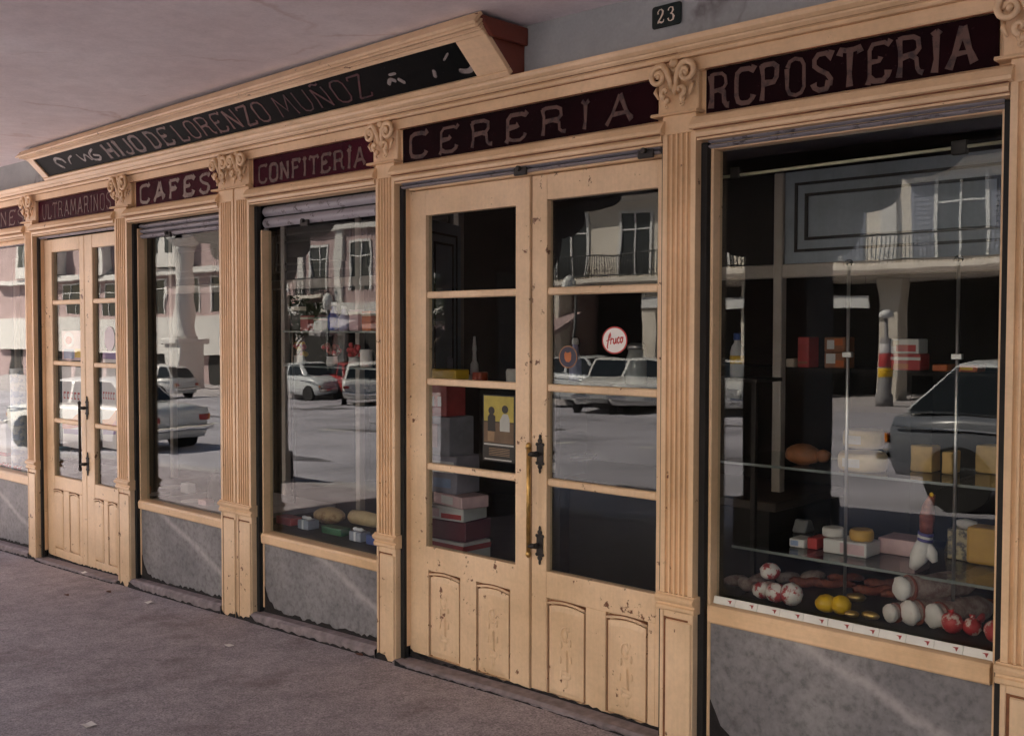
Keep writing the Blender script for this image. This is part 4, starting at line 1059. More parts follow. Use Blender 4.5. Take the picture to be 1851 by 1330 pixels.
z_ = spack('brown and white tray of pastries under its twin', 1497, 1538, 632, 662, COL[1], None, [(.1, .55, .3, .9, WHITEC), (.55, .95, .1, .5, COL[0])])
spack('brown and white tray of pastries stacked on its twin', 1497, 1538, 603, 630, COL[1], z_, [(.15, .5, .2, .8, WHITEC), (.5, .9, .45, .9, COL[0])])
z_ = spack('red and white striped packet at the bottom of its stack', 1616, 1675, 636, 667, COL[3], None, [(0, 1, .62, .8, WHITEC), (.1, .6, .1, .4, COL[0])])
spack('white packet with red picture on top of the striped one', 1616, 1672, 605, 632, WHITEC, z_, [(.2, .9, .15, .6, COL[3]), (.05, .3, .5, .9, COL[2])])
spack('flat orange packet right of the striped stack', 1692, 1722, 655, 668, COL[0]); spack('longer flat orange packet near the right window edge', 1735, 1776, 655, 668, COL[0], None, [(.2, .8, .3, .7, YEL)])
spack('small cream packet between the grey post and the pastry trays', 1430, 1446, 560, 575, COL[2], ZS)
# bottle seen in the left part of the right window
bxx, bzz = at(1332, 682, .45)
bo = thing('bottle', 'small blue capped bottle with yellow and white label beside the grey post', 'bottle', (bxx, .45, bzz))
MB().lathe([(.026, 0), (.028, .01), (.028, .10), (.022, .125), (.012, .14), (.012, .155)], n=14).build('bottle_body', WHITEC, bo)
MB().lathe([(.0285, .055), (.029, .058), (.029, .085), (.0285, .088)], n=14).build('bottle_label', YEL, bo)
MB().lathe([(.014, .150), (.015, .152), (.014, .178)], n=12).build('bottle_cap', BLUED, bo)
sb = thing('bracket_shelf', 'small dark bracket shelf under the blue capped bottle', 'shelf', (bxx, .5, bzz - .001))
MB().box(-.12, .12, -.1, .1, -.015, 0).build('shelf_board', IRON, sb); MB().box(-.01, .01, .08, .1, -(bzz - .001 - FZ), -.0155).build('shelf_leg', IRON, sb)

# ---- CONFITERIA window
FZ2 = .509
def cf(px, py, lo=.17, hi=.75): return on(px, py, FZ2, lo, hi)
def bowbox(label, px, py, w_, d, h, mat, bow=None):
    x, y = cf(px, py); t = thing('gift_box', label, 'box', (x, y + d / 2, FZ2)); MB().box(-w_ / 2, w_ / 2, -d / 2, d / 2, 0, h).build('carton', mat, t, .003)
    if bow:
        MB().box(-.008, .008, -d / 2 - .001, d / 2 + .001, .0005, h + .001).build('ribbon', bow, t)
        k = MB(); k.ell((-.022, -.01, h + .012), (.022, .012, .010), 8, 6); k.ell((.022, -.01, h + .012), (.022, .012, .010), 8, 6); k.ell((0, -.01, h + .012), (.008, .01, .008), 8, 6); k.build('bow', bow, t)
    return t
SILV = plain('silver_ribbon', (.75, .76, .82), .3, vary=.05)
bowbox('flat bright red box at the left of the CONFITERIA display', 512, 948, .15, .08, .045, REDP)
bowbox('blue grey box with white bow beside the red box', 547, 956, .10, .08, .05, plain('grey_blue_card', (.3, .33, .42), .5), SILV)
bowbox('long dark green box in front of the cake', 598, 966, .18, .07, .04, GREENP)
bowbox('blue grey box with white bow right of the green box', 641, 978, .10, .07, .05, plain('grey_blue_card', (.3, .33, .42), .5), SILV)
bowbox('deep blue box at the right corner of the CONFITERIA display', 672, 985, .10, .08, .05, BLUED)
CAKE = mottled('sponge_cake', (.55, .38, .20), (.30, .17, .08), 18, .5, .62, .8)
x, y = cf(592, 944); k = MB(); k.ell((0, 0, .045), (.115, .08, .048), 18, 10, wob=.03)
tag(k.build('loaf_cake', CAKE, None, 0, (x + .02, y, FZ2)), 'tall domed sponge cake behind the green box', 'cake')
x, y = cf(658, 950); k = MB(); k.tube([(-.13, 0, .035), (-.10, 0, .042), (.0, 0, .045), (.12, 0, .042), (.15, 0, .034)], [.02, .04, .043, .04, .02], 14)
tag(k.build('cream_roll', CH1, None, 0, (x, y, FZ2)), 'long pale cake roll right of the sponge cake', 'cake')
def wsh(x0, x1, y, z, lab):
    cx = (x0 + x1) / 2; t = thing('glass_shelf', lab, 'shelf', (cx, y, z))
    MB().box(x0 - cx, x1 - cx, -.1, .1, -.008, 0).build('shelf_plate', GLASS, t); MB().box(x0 - cx, x1 - cx, -.1035, -.1002, -.009, .001).build('shelf_edge', GSHELF, t)
    return t
S1 = at(600, 598, .42)[1]; S2 = at(600, 662, .42)[1]
wsh(-5.35, -4.2, .5, S1 - .001, 'upper glass shelf with blue bottles in the CONFITERIA window')
wsh(-5.35, -4.2, .5, S2 - .001, 'lower glass shelf with red bunches in the CONFITERIA window')
def put(px, z, y=.46): return at(px, 600, y)[0], y, z
def flask(label, px, z, r, h, mat):
    x, y, z = put(px, z); t = thing('bottle', label, 'bottle', (x, y, z)); MB().lathe([(r * .8, 0), (r, h * .15), (r, h * .55), (r * .4, h * .8), (r * .35, h)], n=16).build('bottle_body', mat, t)
    MB().lathe([(r * .42, h * .96), (r * .45, h * 1.0), (r * .42, h * 1.1)], n=12).build('bottle_cap', SILV, t)
flask('rounded shiny blue bottle in the middle of the upper shelf', 604, S1, .038, .15, plain('shiny_blue', (.03, .06, .30), .15))
flask('pale lilac bottle right of the shiny blue one', 622, S1, .035, .13, plain('lilac', (.35, .35, .55), .3))
for px, lab, m, h in ((556, 'small red packet left of the blue bottle', REDP, .09), (580, 'small green packet next to the blue bottle', GREENP, .08), (645, 'pink packet with orange top right of the bottles', PINKP, .12), (668, 'orange packet at the right end of the upper shelf', COL[0], .11), (540, 'dark tall packet at the left of the upper shelf', SHELFB, .16)):
    x, y, z = put(px, S1); t = thing('packet', lab, 'packet', (x, y, z)); MB().box(-.04, .04, -.025, .025, 0, h).build('carton', m, t, .004); MB().box(-.0405, .0405, -.0256, .0256, h * .75, h * .9).build('printed_band', COL[2], t)
def bunch(label, px, z, mats, n=16, r=.05):
    x, y, z = put(px, z); t = thing('sweet_bunch', label, 'bunch of sweets', (x, y, z))
    MB().lathe([(.03, 0), (.034, .02), (.03, .05), (.036, .055)], n=12).build('paper_cup', PAPERW, t)
    for mi, m in enumerate(mats):
        for i in range(n // len(mats)):
            a = random.uniform(0, 6.28); q = r * random.uniform(.2, 1); k = MB()
            k.ell((q * math.cos(a), q * math.sin(a) * .7, .075 + random.uniform(-.015, .05) + mi * -.01), (.017, .013, .015), 7, 5, wob=.1); k.build('sweet', m, t)
bunch('yellow and red bunch of sweets at the left of the lower shelf', 541, S2, [YEL, REDP])
bunch('dark red bunch of sweets in the middle of the lower shelf', 600, S2, [WRAPR, CHOR], 20, .065)
bunch('red bunch of sweets at the right of the lower shelf', 640, S2, [REDP], 14)
ptin = put(662, S2); o = MB().lathe([(.035, 0), (.036, .01), (.036, .09), (.034, .1)], n=16).build('sweet_tin', PINKW, None, 0, ptin); tag(o, 'pinkish white tin right of the red bunch', 'tin')
# thin dark rod standing in the window
t = thing('display_stand', 'thin dark display stand standing in the CONFITERIA window', 'stand', (*cf(533, 915, .3, .7), FZ2))
MB().tube([(0, 0, .012), (-.01, 0, 1.25)], .008, 8).build('stand_rod', IRON, t); MB().lathe([(.06, 0), (.06, .008), (.01, .014)], n=16).build('stand_base', IRON, t)
# ---- CAFES window
FZ3 = .534
x, y = on(388, 905, FZ3, .2, .6); t = thing('coffee_pot', 'dark coffee pot at the lower right corner of the CAFES window', 'pot', (x + .02, y, FZ3))
MB().lathe([(.05, 0), (.062, .02), (.058, .08), (.04, .13), (.03, .16), (.034, .165)], n=16).build('pot_body', IRON, t); MB().lathe([(.035, .165), (.02, .185), (.008, .19), (.01, .205)], n=12).build('lid', IRON, t)
MB().tube([(.055, 0, .13), (.10, 0, .12), (.10, 0, .06), (.06, 0, .04)], .008, 8).build('handle', IRON, t); MB().tube([(-.05, 0, .06), (-.085, 0, .1), (-.095, 0, .14)], [.014, .01, .007], 8).build('spout', IRON, t)
x, y = on(265, 893, FZ3, .2, .5); k = MB(); k.lathe([(.028, 0), (.03, .004), (.03, .05), (.028, .055)], n=14); tag(k.build('coffee_tin', COL[0], None, 0, (x, y, FZ3)), 'small orange tin at the lower left corner of the CAFES window', 'tin')
DOIL = plain('paper_doily', (.70, .66, .66), .7, vary=.06)
for i, (px, py, lab) in enumerate(((310, 880, 'round paper doily in the middle of the CAFES display'), (350, 905, 'round paper doily near the front right of the CAFES display'), (285, 893, 'round paper doily near the front left of the CAFES display'))):
    x, y = on(px, py, FZ3, .22, .7); k = MB(); n = 28
    k.lathe([(.001, .003), (.07, .004), (.085, .002)], n=n)
    tag(k.build('paper_doily', DOIL, None, 0, (x, y, FZ3)), lab, 'doily')
for i, (px, py, m, lab) in enumerate(((372, 912, PINKP, 'pink packet leaning by the coffee pot'), (340, 890, PAPERW, 'white paper bag of coffee on the pale floor'))):
    x, y = on(px, py, FZ3, .2, .6); tag(MB().box(-.05, .05, -.03, .03, 0, .035 + .03 * i).build('coffee_packet', m, None, .005, (x, y, FZ3)), lab, 'packet')
# ---- leftmost window
FZ4 = .519
cx_, cy_ = on(36, 872, FZ4, .2, .5)
TIN = mottled('white_tin_label', (.62, .63, .66), (.30, .36, .5), 14, .5, .56, .4)
for i in range(7):
    k = MB(); r = .062; k.lathe([(r, 0), (r * 1.02, .004), (r, .01), (r, .105), (r * 1.02, .111), (r, .115)], n=18)
    tag(k.build('tin_can', TIN, None, 0, (cx_ + random.uniform(-.006, .006), cy_, FZ4 + i * .116)), ('bottom', 'second', 'third', 'fourth', 'fifth', 'sixth', 'topmost')[i] + ' white tin of the stacked column in the leftmost window', 'tin can', 'column of white tins in the leftmost window')
for i, (px, m, lab) in enumerate(((8, BLUEP, 'pale blue box beside the tin column'), (18, WHITEC, 'white box beside the tin column'))):
    x, y = on(px, 868 - i * 3, FZ4, .3, .6); t = thing('carton_box', lab, 'box', (x, y, FZ4)); MB().box(-.08, .08, -.06, .06, 0, .16 + .2 * i).build('carton', m, t, .004); MB().box(-.0806, .0806, -.0606, .0606, .06, .09).build('printed_band', REDP, t)
for i in range(5):
    k = MB(); k.ell((0, 0, .016), (.034, .026, .016), 8, 6, wob=.08); x, y = on(6 + i * 8, 842 + i * 3, FZ4, .16, .5)
    tag(k.build('wrapped_soap', WRAPRW, None, 0, (x, y, FZ4)), ('first', 'second', 'third', 'fourth', 'fifth')[i] + ' red and white wrapped bar from the left along the leftmost sill', 'wrapped bar', 'wrapped bars along the leftmost sill')
x, z = at(30, 540, .5); t = thing('hanging_lamp', 'grey upright post inside the leftmost window', 'post', (x, .5, FZ4)); MB().box(-.02, .02, -.02, .02, 0, 1.75).build('post', INPOST, t, .004)
t.name = 'window_post'; 

# ---- behind the CERERIA door
def carton(name, label, x0, x1, y0, y1, z0, z1, mat, band=None, rot=None, lab=None):
    rot = random.uniform(-.16, .16) if rot is None else rot
    cx, cy = (x0 + x1) / 2, (y0 + y1) / 2; t = thing(name, label, 'box', (cx, cy, z0), rot)
    MB().box(x0 - cx, x1 - cx, y0 - cy, y1 - cy, 0, z1 - z0).build('carton', mat, t, .004)
    if lab:
        for (u0, u1, v0, v1, lm) in lab: MB().box(x0 - cx + (x1 - x0) * u0, x0 - cx + (x1 - x0) * u1, y0 - cy - .0014, y0 - cy - .0009, (z1 - z0) * v0, (z1 - z0) * v1).build('printed_label', lm, t)
    if band:
        for a, b in band: MB().box(x0 - cx - .0008, x1 - cx + .0008, y0 - cy - .0008, y1 - cy + .0008, (z1 - z0) * a, (z1 - z0) * b).build('printed_band', REDP, t)
    return t
gd = gz(-3.8) + .014
carton('cardboard_box', 'brown cardboard box at the bottom of the stack behind the door', -3.99, -3.68, .30, .55, gd, .40, plain('cardboard', (.14, .085, .05), .8))
carton('milk_carton_pack', 'red and white striped cartons in the stack behind the door', -3.95, -3.70, .31, .50, .401, .60, WHITEC, [(.06, .2), (.8, .93)], None, [(.08, .30, .3, .7, REDP), (.38, .62, .3, .7, BLUED), (.70, .93, .3, .7, REDP)])
carton('dark_box', 'dark red box in the middle of the stack behind the door', -3.97, -3.72, .32, .52, .601, .70, plain('maroon_card', (.12, .02, .03), .5))
carton('biscuit_box', 'white and pink long box on the stack behind the door', -3.99, -3.73, .31, .5, .701, .77, WHITEC, None, .12, [(.05, .4, .2, .8, PINKP), (.45, .95, .15, .5, REDP)])
carton('biscuit_box', 'second white and pink box laid crosswise in the stack behind the door', -3.95, -3.68, .32, .48, .771, .83, PINKP, None, -.2, [(.3, .7, .2, .85, WHITEC)])
carton('road_glint_box', 'tall added box, lavender like the reflected road, under the red box', -3.98, -3.78, .33, .5, .831, 1.02, plain('road_glint_lavender', (.30, .28, .34), .6), None, .05, [(.1, .9, .55, .85, WHITEC), (.2, .8, .15, .4, BLUEP)])  # lavender boxes added, coloured to stand in for the reflected road
carton('road_glint_box', 'upper added box, lavender like the reflected road, below the red box', -3.99, -3.80, .32, .48, 1.021, 1.215, plain('road_glint_grey', (.24, .23, .27), .6), None, -.06, [(.1, .5, .2, .8, PINKP)])
t = carton('red_box', 'red box with two white marks near the top of the stack behind the door', -3.98, -3.84, .32, .46, 1.216, 1.40, REDP, None, .04)
for dx in (-.028, .022): MB().box(dx - .012, dx + .012, -.0712, -.0702, .05, .10).build('white_mark', WHITEC, t)
o = MB().box(-.09, .09, -.05, .05, 0, .05).build('yellow_packet', YEL, None, .006, (-3.86, .37, 1.402)); tag(o, 'yellow packet lying on top of the red box behind the door', 'packet')
sh = thing('wall_shelf', 'dark shelf with papers and tins behind the left door leaf', 'shelf', (-3.85, .72, gd))
SZ = at(840, 688, .72)[1]
MB().box(-.3, .5, -.1, .12, SZ - gd - .02, SZ - gd).build('shelf_board', DARKIN, sh)
for x in (-.28, .48): MB().box(x - .015, x + .015, -.09, .11, 0, SZ - gd - .0205).build('shelf_leg', DARKIN, sh)
def onsh(px): return at(px, 650, .66)[0], .68, SZ + .0005
x, y, z = onsh(798); k = MB(); k.box(-.05, .05, -.03, .03, 0, .13); tag(k.build('paper_bag', plain('grey_paper', (.36, .33, .38), .8), None, .012, (x, y, z)), 'grey paper bag on the shelf behind the left door leaf', 'bag')
x, y, z = onsh(838)
for i in range(5): tag(MB().box(-.065, .065, -.05, .05, 0, .006).build('paper_sheet', PAPERW, None, 0, (x + random.uniform(-.008, .008), y, z + i * .0066)), ('lowest', 'second', 'third', 'fourth', 'top')[i] + ' sheet in the pile of white papers behind the door', 'paper', 'pile of white papers behind the door')
x, y, z = onsh(863); k = MB(); k.lathe([(.04, 0), (.042, .008), (.042, .045), (.04, .052)], n=18); tag(k.build('flat_tin', plain('red_tin', (.45, .06, .02), .3), None, 0, (x, y, z)), 'low round red tin right of the papers behind the door', 'tin')
x, y, z = onsh(836); k = MB(); k.lathe([(.022, 0), (.024, .02), (.022, .09), (.012, .11), (.01, .15), (.013, .17), (.006, .24)], n=12); tag(k.build('candle_figure', PINKW, None, 0, (x, y + .07, z)), 'tall pinkish candle standing behind the white papers', 'candle')
x, y, z = onsh(926); k = MB(); k.lathe([(.03, 0), (.038, .01), (.04, .06), (.034, .075)], n=16); tag(k.build('white_jar', PAPERW, None, 0, (x - .01, y, z + .0)), 'white jar at the right end of the shelf behind the door', 'jar')
# flat poster behind the lower left pane: yellow head, two small figures, lines
xp0, zp1 = at(873, 712, .106); xp1, zp0 = at(931, 838, .106)
po = thing('poster', 'small poster with yellow top and two little figures in the left door leaf', 'poster', ((xp0 + xp1) / 2, .106, zp0))
W_, H_ = xp1 - xp0, zp1 - zp0
PY = plain('poster_yellow', (.60, .45, .10), .6); PD = plain('poster_dark', (.05, .04, .04), .6); PB = plain('poster_brown', (.22, .13, .08), .6); SK = plain('poster_ochre', (.40, .24, .14), .6)
MB().box(-W_ / 2, W_ / 2, -.001, .001, 0, H_).build('poster_sheet', PD, po)
def flat(pts, m, name, d): 
    k = MB(); k.grid([[(p[0] * W_, -.0011 - d, p[1] * H_) for p in pts], [(p[0] * W_, -.0014 - d, p[1] * H_) for p in pts]], True, True, False); k.build(name, m, po)
flat([(-.46, .60), (.46, .60), (.46, .98), (-.46, .98)], PY, 'yellow_field', 0)
flat([(-.46, .28), (.46, .28), (.46, .585), (-.46, .585)], PB, 'brown_field', 0)
flat([(-.46, .24), (.46, .24), (.46, .265), (-.46, .265)], PAPERW, 'white_line', 0)
for i in range(5): flat([(-.30, .19 - i * .025), (.34, .19 - i * .025), (.34, .20 - i * .025), (-.30, .20 - i * .025)], SK, 'text_line', 0)
flat([(-.44, .02), (.40, .02), (.40, .04), (-.44, .04)], PAPERW, 'white_line', 0)
el = lambda cx, cz_, rx, rz_: [(cx + rx * math.cos(2 * math.pi * i / 12), cz_ + rz_ * math.sin(2 * math.pi * i / 12)) for i in range(12)]
flat(el(-.22, .76, .10, .06), PD, 'figure_head', .0005); flat([(-.34, .45), (-.10, .45), (-.10, .68), (-.18, .71), (-.28, .71), (-.34, .66)], PD, 'figure_body', .0005)
flat(el(.20, .79, .10, .06), PD, 'figure_head', .0005); flat([(.04, .46), (.34, .46), (.34, .64), (.28, .72), (.14, .72), (.04, .62)], PAPERW, 'figure_body', .0005)
flat([(-.34, .30), (-.14, .30), (-.12, .45), (-.34, .45)], SK, 'figure_legs', .0005)
# stickers on the right leaf: white disc with red script, round orange badge
def disc(px, py, rx, rz_, name, label, mat, rim):
    x, z = at(px, py, .0962); t = thing(name, label, 'sticker', (x, .0962, z))
    n = 32; c = lambda s: [(rx * s * math.cos(2 * math.pi * i / n), rz_ * s * math.sin(2 * math.pi * i / n)) for i in range(n)]
    k = MB(); k.grid([[(p[0], 0, p[1]) for p in c(1)], [(p[0], -.0006, p[1]) for p in c(1)]], True, True, False); k.build('sticker_rim', rim, t)
    k = MB(); k.grid([[(p[0], -.00065, p[1]) for p in c(.9)], [(p[0], -.0011, p[1]) for p in c(.9)]], True, True, False); k.build('sticker_face', mat, t)
    return t
REDS = plain('sticker_red', (.50, .035, .035), .45, vary=.05)
fs = disc(1111, 615, .064, .055, 'round_sticker', 'round white sticker with red script word fruco on the right door leaf', plain('sticker_white', (.80, .77, .74), .4, vary=.03), REDS)
k = MB()
def sc(pts, wd=.006): ribbon(k, [(.056 * (x - .5) * 1.75, .034 * (z - .30) * 1.35 + (x - .5) * .012) for x, z in pts], wd, -.0012, .0006, .8)
sc([(.16, -.35), (.13, -.2), (.17, .2), (.22, .75), (.28, .95), (.30, .8), (.25, .6), (.17, .42)], .006); sc([(.08, .34), (.30, .42)], .005)
sc([(.30, .0), (.33, .5), (.36, .42), (.42, .48)]); sc([(.45, .48), (.45, .1), (.49, 0), (.55, .1), (.58, .48)]); sc([(.58, .48), (.58, .05), (.62, .0)])
sc([(.76, .42), (.72, .5), (.66, .4), (.65, .14), (.70, .0), (.77, .08)]); sc([(.86, .48), (.80, .36), (.80, .12), (.85, 0), (.91, .12), (.92, .36), (.86, .48), (.96, .44)])
k.build('script', REDS, fs)
ob = disc(1027, 645, .050, .047, 'round_badge', 'round dark badge sticker with orange figure at the left of the right leaf', plain('badge_dark', (.03, .025, .05), .5), plain('badge_ring', (.30, .14, .06), .5))
k = MB(); ring = [(-.020, .012), (-.014, .022), (-.006, .016), (.006, .018), (.014, .022), (.018, .010), (.016, -.012), (.006, -.022), (-.010, -.02), (-.018, -.008)]
k.grid([[(p[0], -.0012, p[1]) for p in ring], [(p[0], -.0016, p[1]) for p in ring]], True, True, False); k.build('orange_mark', plain('badge_orange', (.45, .13, .03), .5), ob)
# counter and fan dial scale
ct = thing('shop_counter', 'dark shop counter behind the right door leaf', 'counter', (-3.0, .95, gz(-3) + .014))
MB().box(-.65, .75, -.25, .3, .0, .80).build('counter_body', DARKIN, ct); MB().box(-.70, .8, -.29, .34, .8005, .84).build('counter_top', DARKFL, ct, .005)
sx = at(1010, 800, .8)[0]; zt_ = gz(-3) + .855
ss = thing('shop_scale', 'white shop scale with fan shaped dial on the counter behind the right leaf', 'scale', (sx, .80, zt_))
MB().box(-.09, .09, -.08, .08, 0, .05).build('scale_base', WHITEC, ss, .01); MB().tube([(0, 0, .05), (0, 0, .13)], .02, 10).build('scale_stem', STEEL, ss)
fan = [(-.022, .12), (.022, .12), (.075, .34), (.05, .365), (0, .375), (-.05, .365), (-.075, .34)]
MB().extr(fan, -.02, .02, 'y').build('dial_case', WHITEC, ss, .006)
ins = [(p[0] * .78, .125 + (p[1] - .12) * .9) for p in fan]; MB().extr(ins, -.0225, -.0205, 'y').build('dial_face', plain('dial_face', (.45, .45, .48), .4), ss)
MB().lathe([(.02, 0), (.08, .012), (.10, .03), (.098, .032)], (.12, 0, .06), 20).build('scale_pan', STEEL, ss)
jz = at(1090, 692, .62)[1]; js = thing('jar_shelf', 'dark shelf carrying a bottle and a jar behind the right door leaf', 'shelf', (at(1090, 692, .62)[0], .62, gz(-3) + .855))
MB().box(-.45, .4, -.08, .08, jz - js.location.z - .015, jz - js.location.z).build('shelf_board', DARKIN, js)
for x in (-.43, .38): MB().box(x - .012, x + .012, .05, .08, 0, jz - js.location.z - .0155).build('shelf_leg', DARKIN, js)
def jar(px, label, prof, m, capm, capz):
    x = at(px, 640, .62)[0]; t = thing('bottle', label, 'bottle', (x, .62, jz + .0005)); MB().lathe(prof, n=16).build('bottle_body', m, t); r0 = prof[-1][0] + .004
    MB().lathe([(r0, capz), (r0, capz + .02), (r0 * .6, capz + .03)], n=14).build('bottle_cap', capm, t)
jar(1040, 'pale lilac bottle beside the round dark badge', [(.028, 0), (.03, .01), (.03, .10), (.016, .14), (.013, .18)], plain('lilac', (.35, .35, .55), .3), PAPERW, .178)
jar(1150, 'wide pale jar right of the white sticker', [(.045, 0), (.05, .01), (.05, .11), (.038, .14), (.036, .16)], plain('pale_jar', (.32, .33, .33), .15), STEEL, .158)
# ---- behind the farther door: posters and boxes
def pposter(label, px0, px1, py0, py1, y, mats):
    x0, z1 = at(px0, py0, y); x1, z0 = at(px1, py1, y); t = thing('poster', label, 'poster', ((x0 + x1) / 2, y, z0)); w_, h_ = x1 - x0, z1 - z0
    MB().box(-w_ / 2, w_ / 2, -.001, .001, 0, h_).build('poster_sheet', mats, t)
    def add(pts, m, name, d=0): 
        k = MB(); k.grid([[((p[0] - .5) * w_, -.0011 - d, p[1] * h_) for p in pts], [((p[0] - .5) * w_, -.0016 - d, p[1] * h_) for p in pts]], True, True, False); return k.build(name, m, t)
    return add
OR = plain('poster_orange', (.55, .14, .02), .5); RD = plain('poster_red', (.42, .03, .03), .5); VI = plain('poster_violet', (.20, .10, .30), .5); PW = plain('poster_white', (.68, .62, .64), .6, vary=.05)
for px0, px1, lab in ((112, 149, 'white poster with red letters and orange sweep, farther door, left leaf'), (184, 211, 'white poster with red letters and orange sweep, farther door, right leaf')):
    add = pposter(lab, px0, px1, 662, 812, .106, PW)
    add([(0, .34), (.5, .36), (1, .48), (1, .28), (.4, .24), (0, .24)], OR, 'orange_sweep'); add([(0, .28), (.6, .27), (1, .36), (1, .28), (.4, .23), (0, .22)], RD, 'red_sweep', .0006)
    for i in range(5):
        x = .08 + i * .18
        add([(x, .60), (x + .03, .60), (x + .03, .69), (x, .69)], RD, 'red_stroke'); add([(x + .03, .665), (x + .11, .665), (x + .11, .69), (x + .03, .69)], RD, 'red_stroke'); add([(x + .03, .60), (x + .09, .60), (x + .09, .62), (x + .03, .62)], RD, 'red_stroke')
    add([(.05, .16), (.95, .18), (.95, .24), (.05, .22)], VI, 'violet_bar')
add = pposter('small pink and white card with round red emblem in the farther door', 112, 149, 598, 652, .106, PINKP)
add(el(.35, .7, .28, .26), PW, 'white_disc'); add(el(.35, .68, .16, .14), RD, 'red_emblem', .0006); add([(.1, .05), (.6, .05), (.6, .38), (.1, .38)], BLUEP, 'blue_field'); add([(.65, .1), (.95, .1), (.95, .4), (.65, .4)], YEL, 'yellow_field')
xw, zw = at(198, 612, .0962); t = thing('oval_sticker', 'white oval sticker in the right leaf of the farther door', 'sticker', (xw, .0962, zw))
k = MB(); k.grid([[(.075 * math.cos(2 * math.pi * i / 24), d, .085 * math.sin(2 * math.pi * i / 24)) for i in range(24)] for d in (0, -.001)], True, True, False); k.build('sticker_face', PW, t)
add = pposter('violet and white card below the oval sticker in the farther door', 186, 211, 634, 656, .106, PW); add([(0, .3), (1, .3), (1, .9), (0, .9)], VI, 'violet_bar')
xb, zb = at(110, 832, .35); t = thing('bucket', 'light blue bucket on a dark stool behind the farther door', 'bucket', (xb, .35, zb)); MB().lathe([(.06, 0), (.075, .10), (.078, .105), (.07, .103)], n=18).build('bucket_body', plain('light_blue_plastic', (.15, .35, .5), .4), t)
t = thing('stool', 'dark stool carrying the light blue bucket', 'stool', (xb, .35, gz(-8) + .014)); hh = zb - gz(-8) - .015
MB().box(-.12, .12, -.1, .1, hh - .03, hh).build('stool_seat', DARKFL, t)
for sx_ in (-1, 1):
    for sy_ in (-1, 1): MB().box(sx_ * .1 - .012, sx_ * .1 + .012, sy_ * .08 - .012, sy_ * .08 + .012, 0, hh - .0305).build('stool_leg', DARKFL, t)
# ---- litter on the pavement
LIT = plain('white_scrap_paper', (.75, .72, .68), .7, vary=.05)
for px, py, r, lab in ((415, 1168, .024, 'white scrap of paper below the double pilaster'), (270, 1090, .026, 'flat white scrap in front of the CAFES window'), (152, 1041, .02, 'white scrap on the step of the farther door'), (160, 1312, .03, 'pale scrap at the lower left of the pavement')):
    d = ray(px, py); t_ = (gz(-5) - CAM.z) / d.z
    for _ in range(5): t_ = (gz(CAM.x + t_ * d.x) - CAM.z) / d.z
    x, y = CAM.x + t_ * d.x, CAM.y + t_ * d.y
    k = MB(); k.grid([[(r * u_ + random.uniform(-.003, .003), r * .8 * v_ + random.uniform(-.003, .003), .004 + random.uniform(0, .008)) for u_ in (-1, 0, 1)] for v_ in (-1, 0, 1)], smooth=False)
    tag(k.build('paper_scrap', LIT, None, 0, (x, y, gz(x) + (.02 if py == 1041 else 0))), lab, 'litter')
BUTT = plain('dark_leaf', (.12, .05, .03), .8)
for px, py, lab in ((120, 1076, 'dark dead leaf on the pavement before the farther door'), (196, 1070, 'dark dead leaf at the foot of the second pilaster'), (690, 1172, 'dark dead leaf at the foot of the pilaster by the nearer door')):
    d = ray(px, py); t_ = (gz(-6) - CAM.z) / d.z
    for _ in range(5): t_ = (gz(CAM.x + t_ * d.x) - CAM.z) / d.z
    x, y = CAM.x + t_ * d.x, min(CAM.y + t_ * d.y, -.03)
    k = MB(); k.grid([[(-.03, 0, .004), (0, -.016, .008), (.032, -.002, .004)], [(-.03, .003, .004), (0, .016, .010), (.032, .002, .006)]], smooth=False)
    tag(k.build('dead_leaf', BUTT, None, 0, (x, y, gz(x))), lab, 'leaf')
#@@/INTERIOR@@

#@@STREET@@
# ------------------------------------------------------------------ the street that the glass reflects
FAC_C = plaster('cream_facade', (.62, .56, .47), (.86, .80, .70), (.35, .28, .22), crack=.3)
FAC_P = plaster('pink_brick_facade', (.36, .26, .25), (.52, .39, .38), (.3, .2, .18), crack=.2)
FAC_W = plaster('white_facade', (.66, .64, .60), (.74, .72, .68), (.4, .36, .3), crack=.2)
SHUT = plain('blue_grey_shutter', (.22, .24, .30), .6)
FRW = plain('white_window_frame', (.7, .7, .68), .5, vary=.05)
DGL = plain('dark_window_pane', (.03, .035, .04), .1, vary=.2)
GAP = plain('dark_opening', (.02, .018, .016), .8)
RAIL = plain('wrought_iron', (.03, .03, .03), .5)
def balcony(par, x0, x1, yf, z, dep=.7):
    s = MB().box(x0, x1, yf + .001, yf + dep, z, z + .16).build('balcony_slab', FAC_C, par, .02)
    k = MB()
    for a, b, c, d in ((x0 + .03, yf + dep - .04, x1 - .03, yf + dep - .04), (x0 + .03, yf + .05, x0 + .03, yf + dep - .04), (x1 - .03, yf + .05, x1 - .03, yf + dep - .04)):
        for zz in (.25, .92): k.tube([(a, b, z + zz), (c, d, z + zz)], .028, 6)
        L = math.hypot(c - a, d - b); n = max(2, int(L / .11))
        for i in range(n + 1):
            t = i / n; x, y = a + (c - a) * t, b + (d - b) * t; k.tube([(x, y, z + .161), (x, y, z + .92)], .015, 4)
            if i % 3 == 1 and L > 1: k.tube([(x - .08, y, z + .40), (x, y, z + .48), (x + .08, y, z + .40), (x, y, z + .32), (x - .08, y, z + .40)], .014, 4)
    o = k.build('railing', RAIL, s); return s
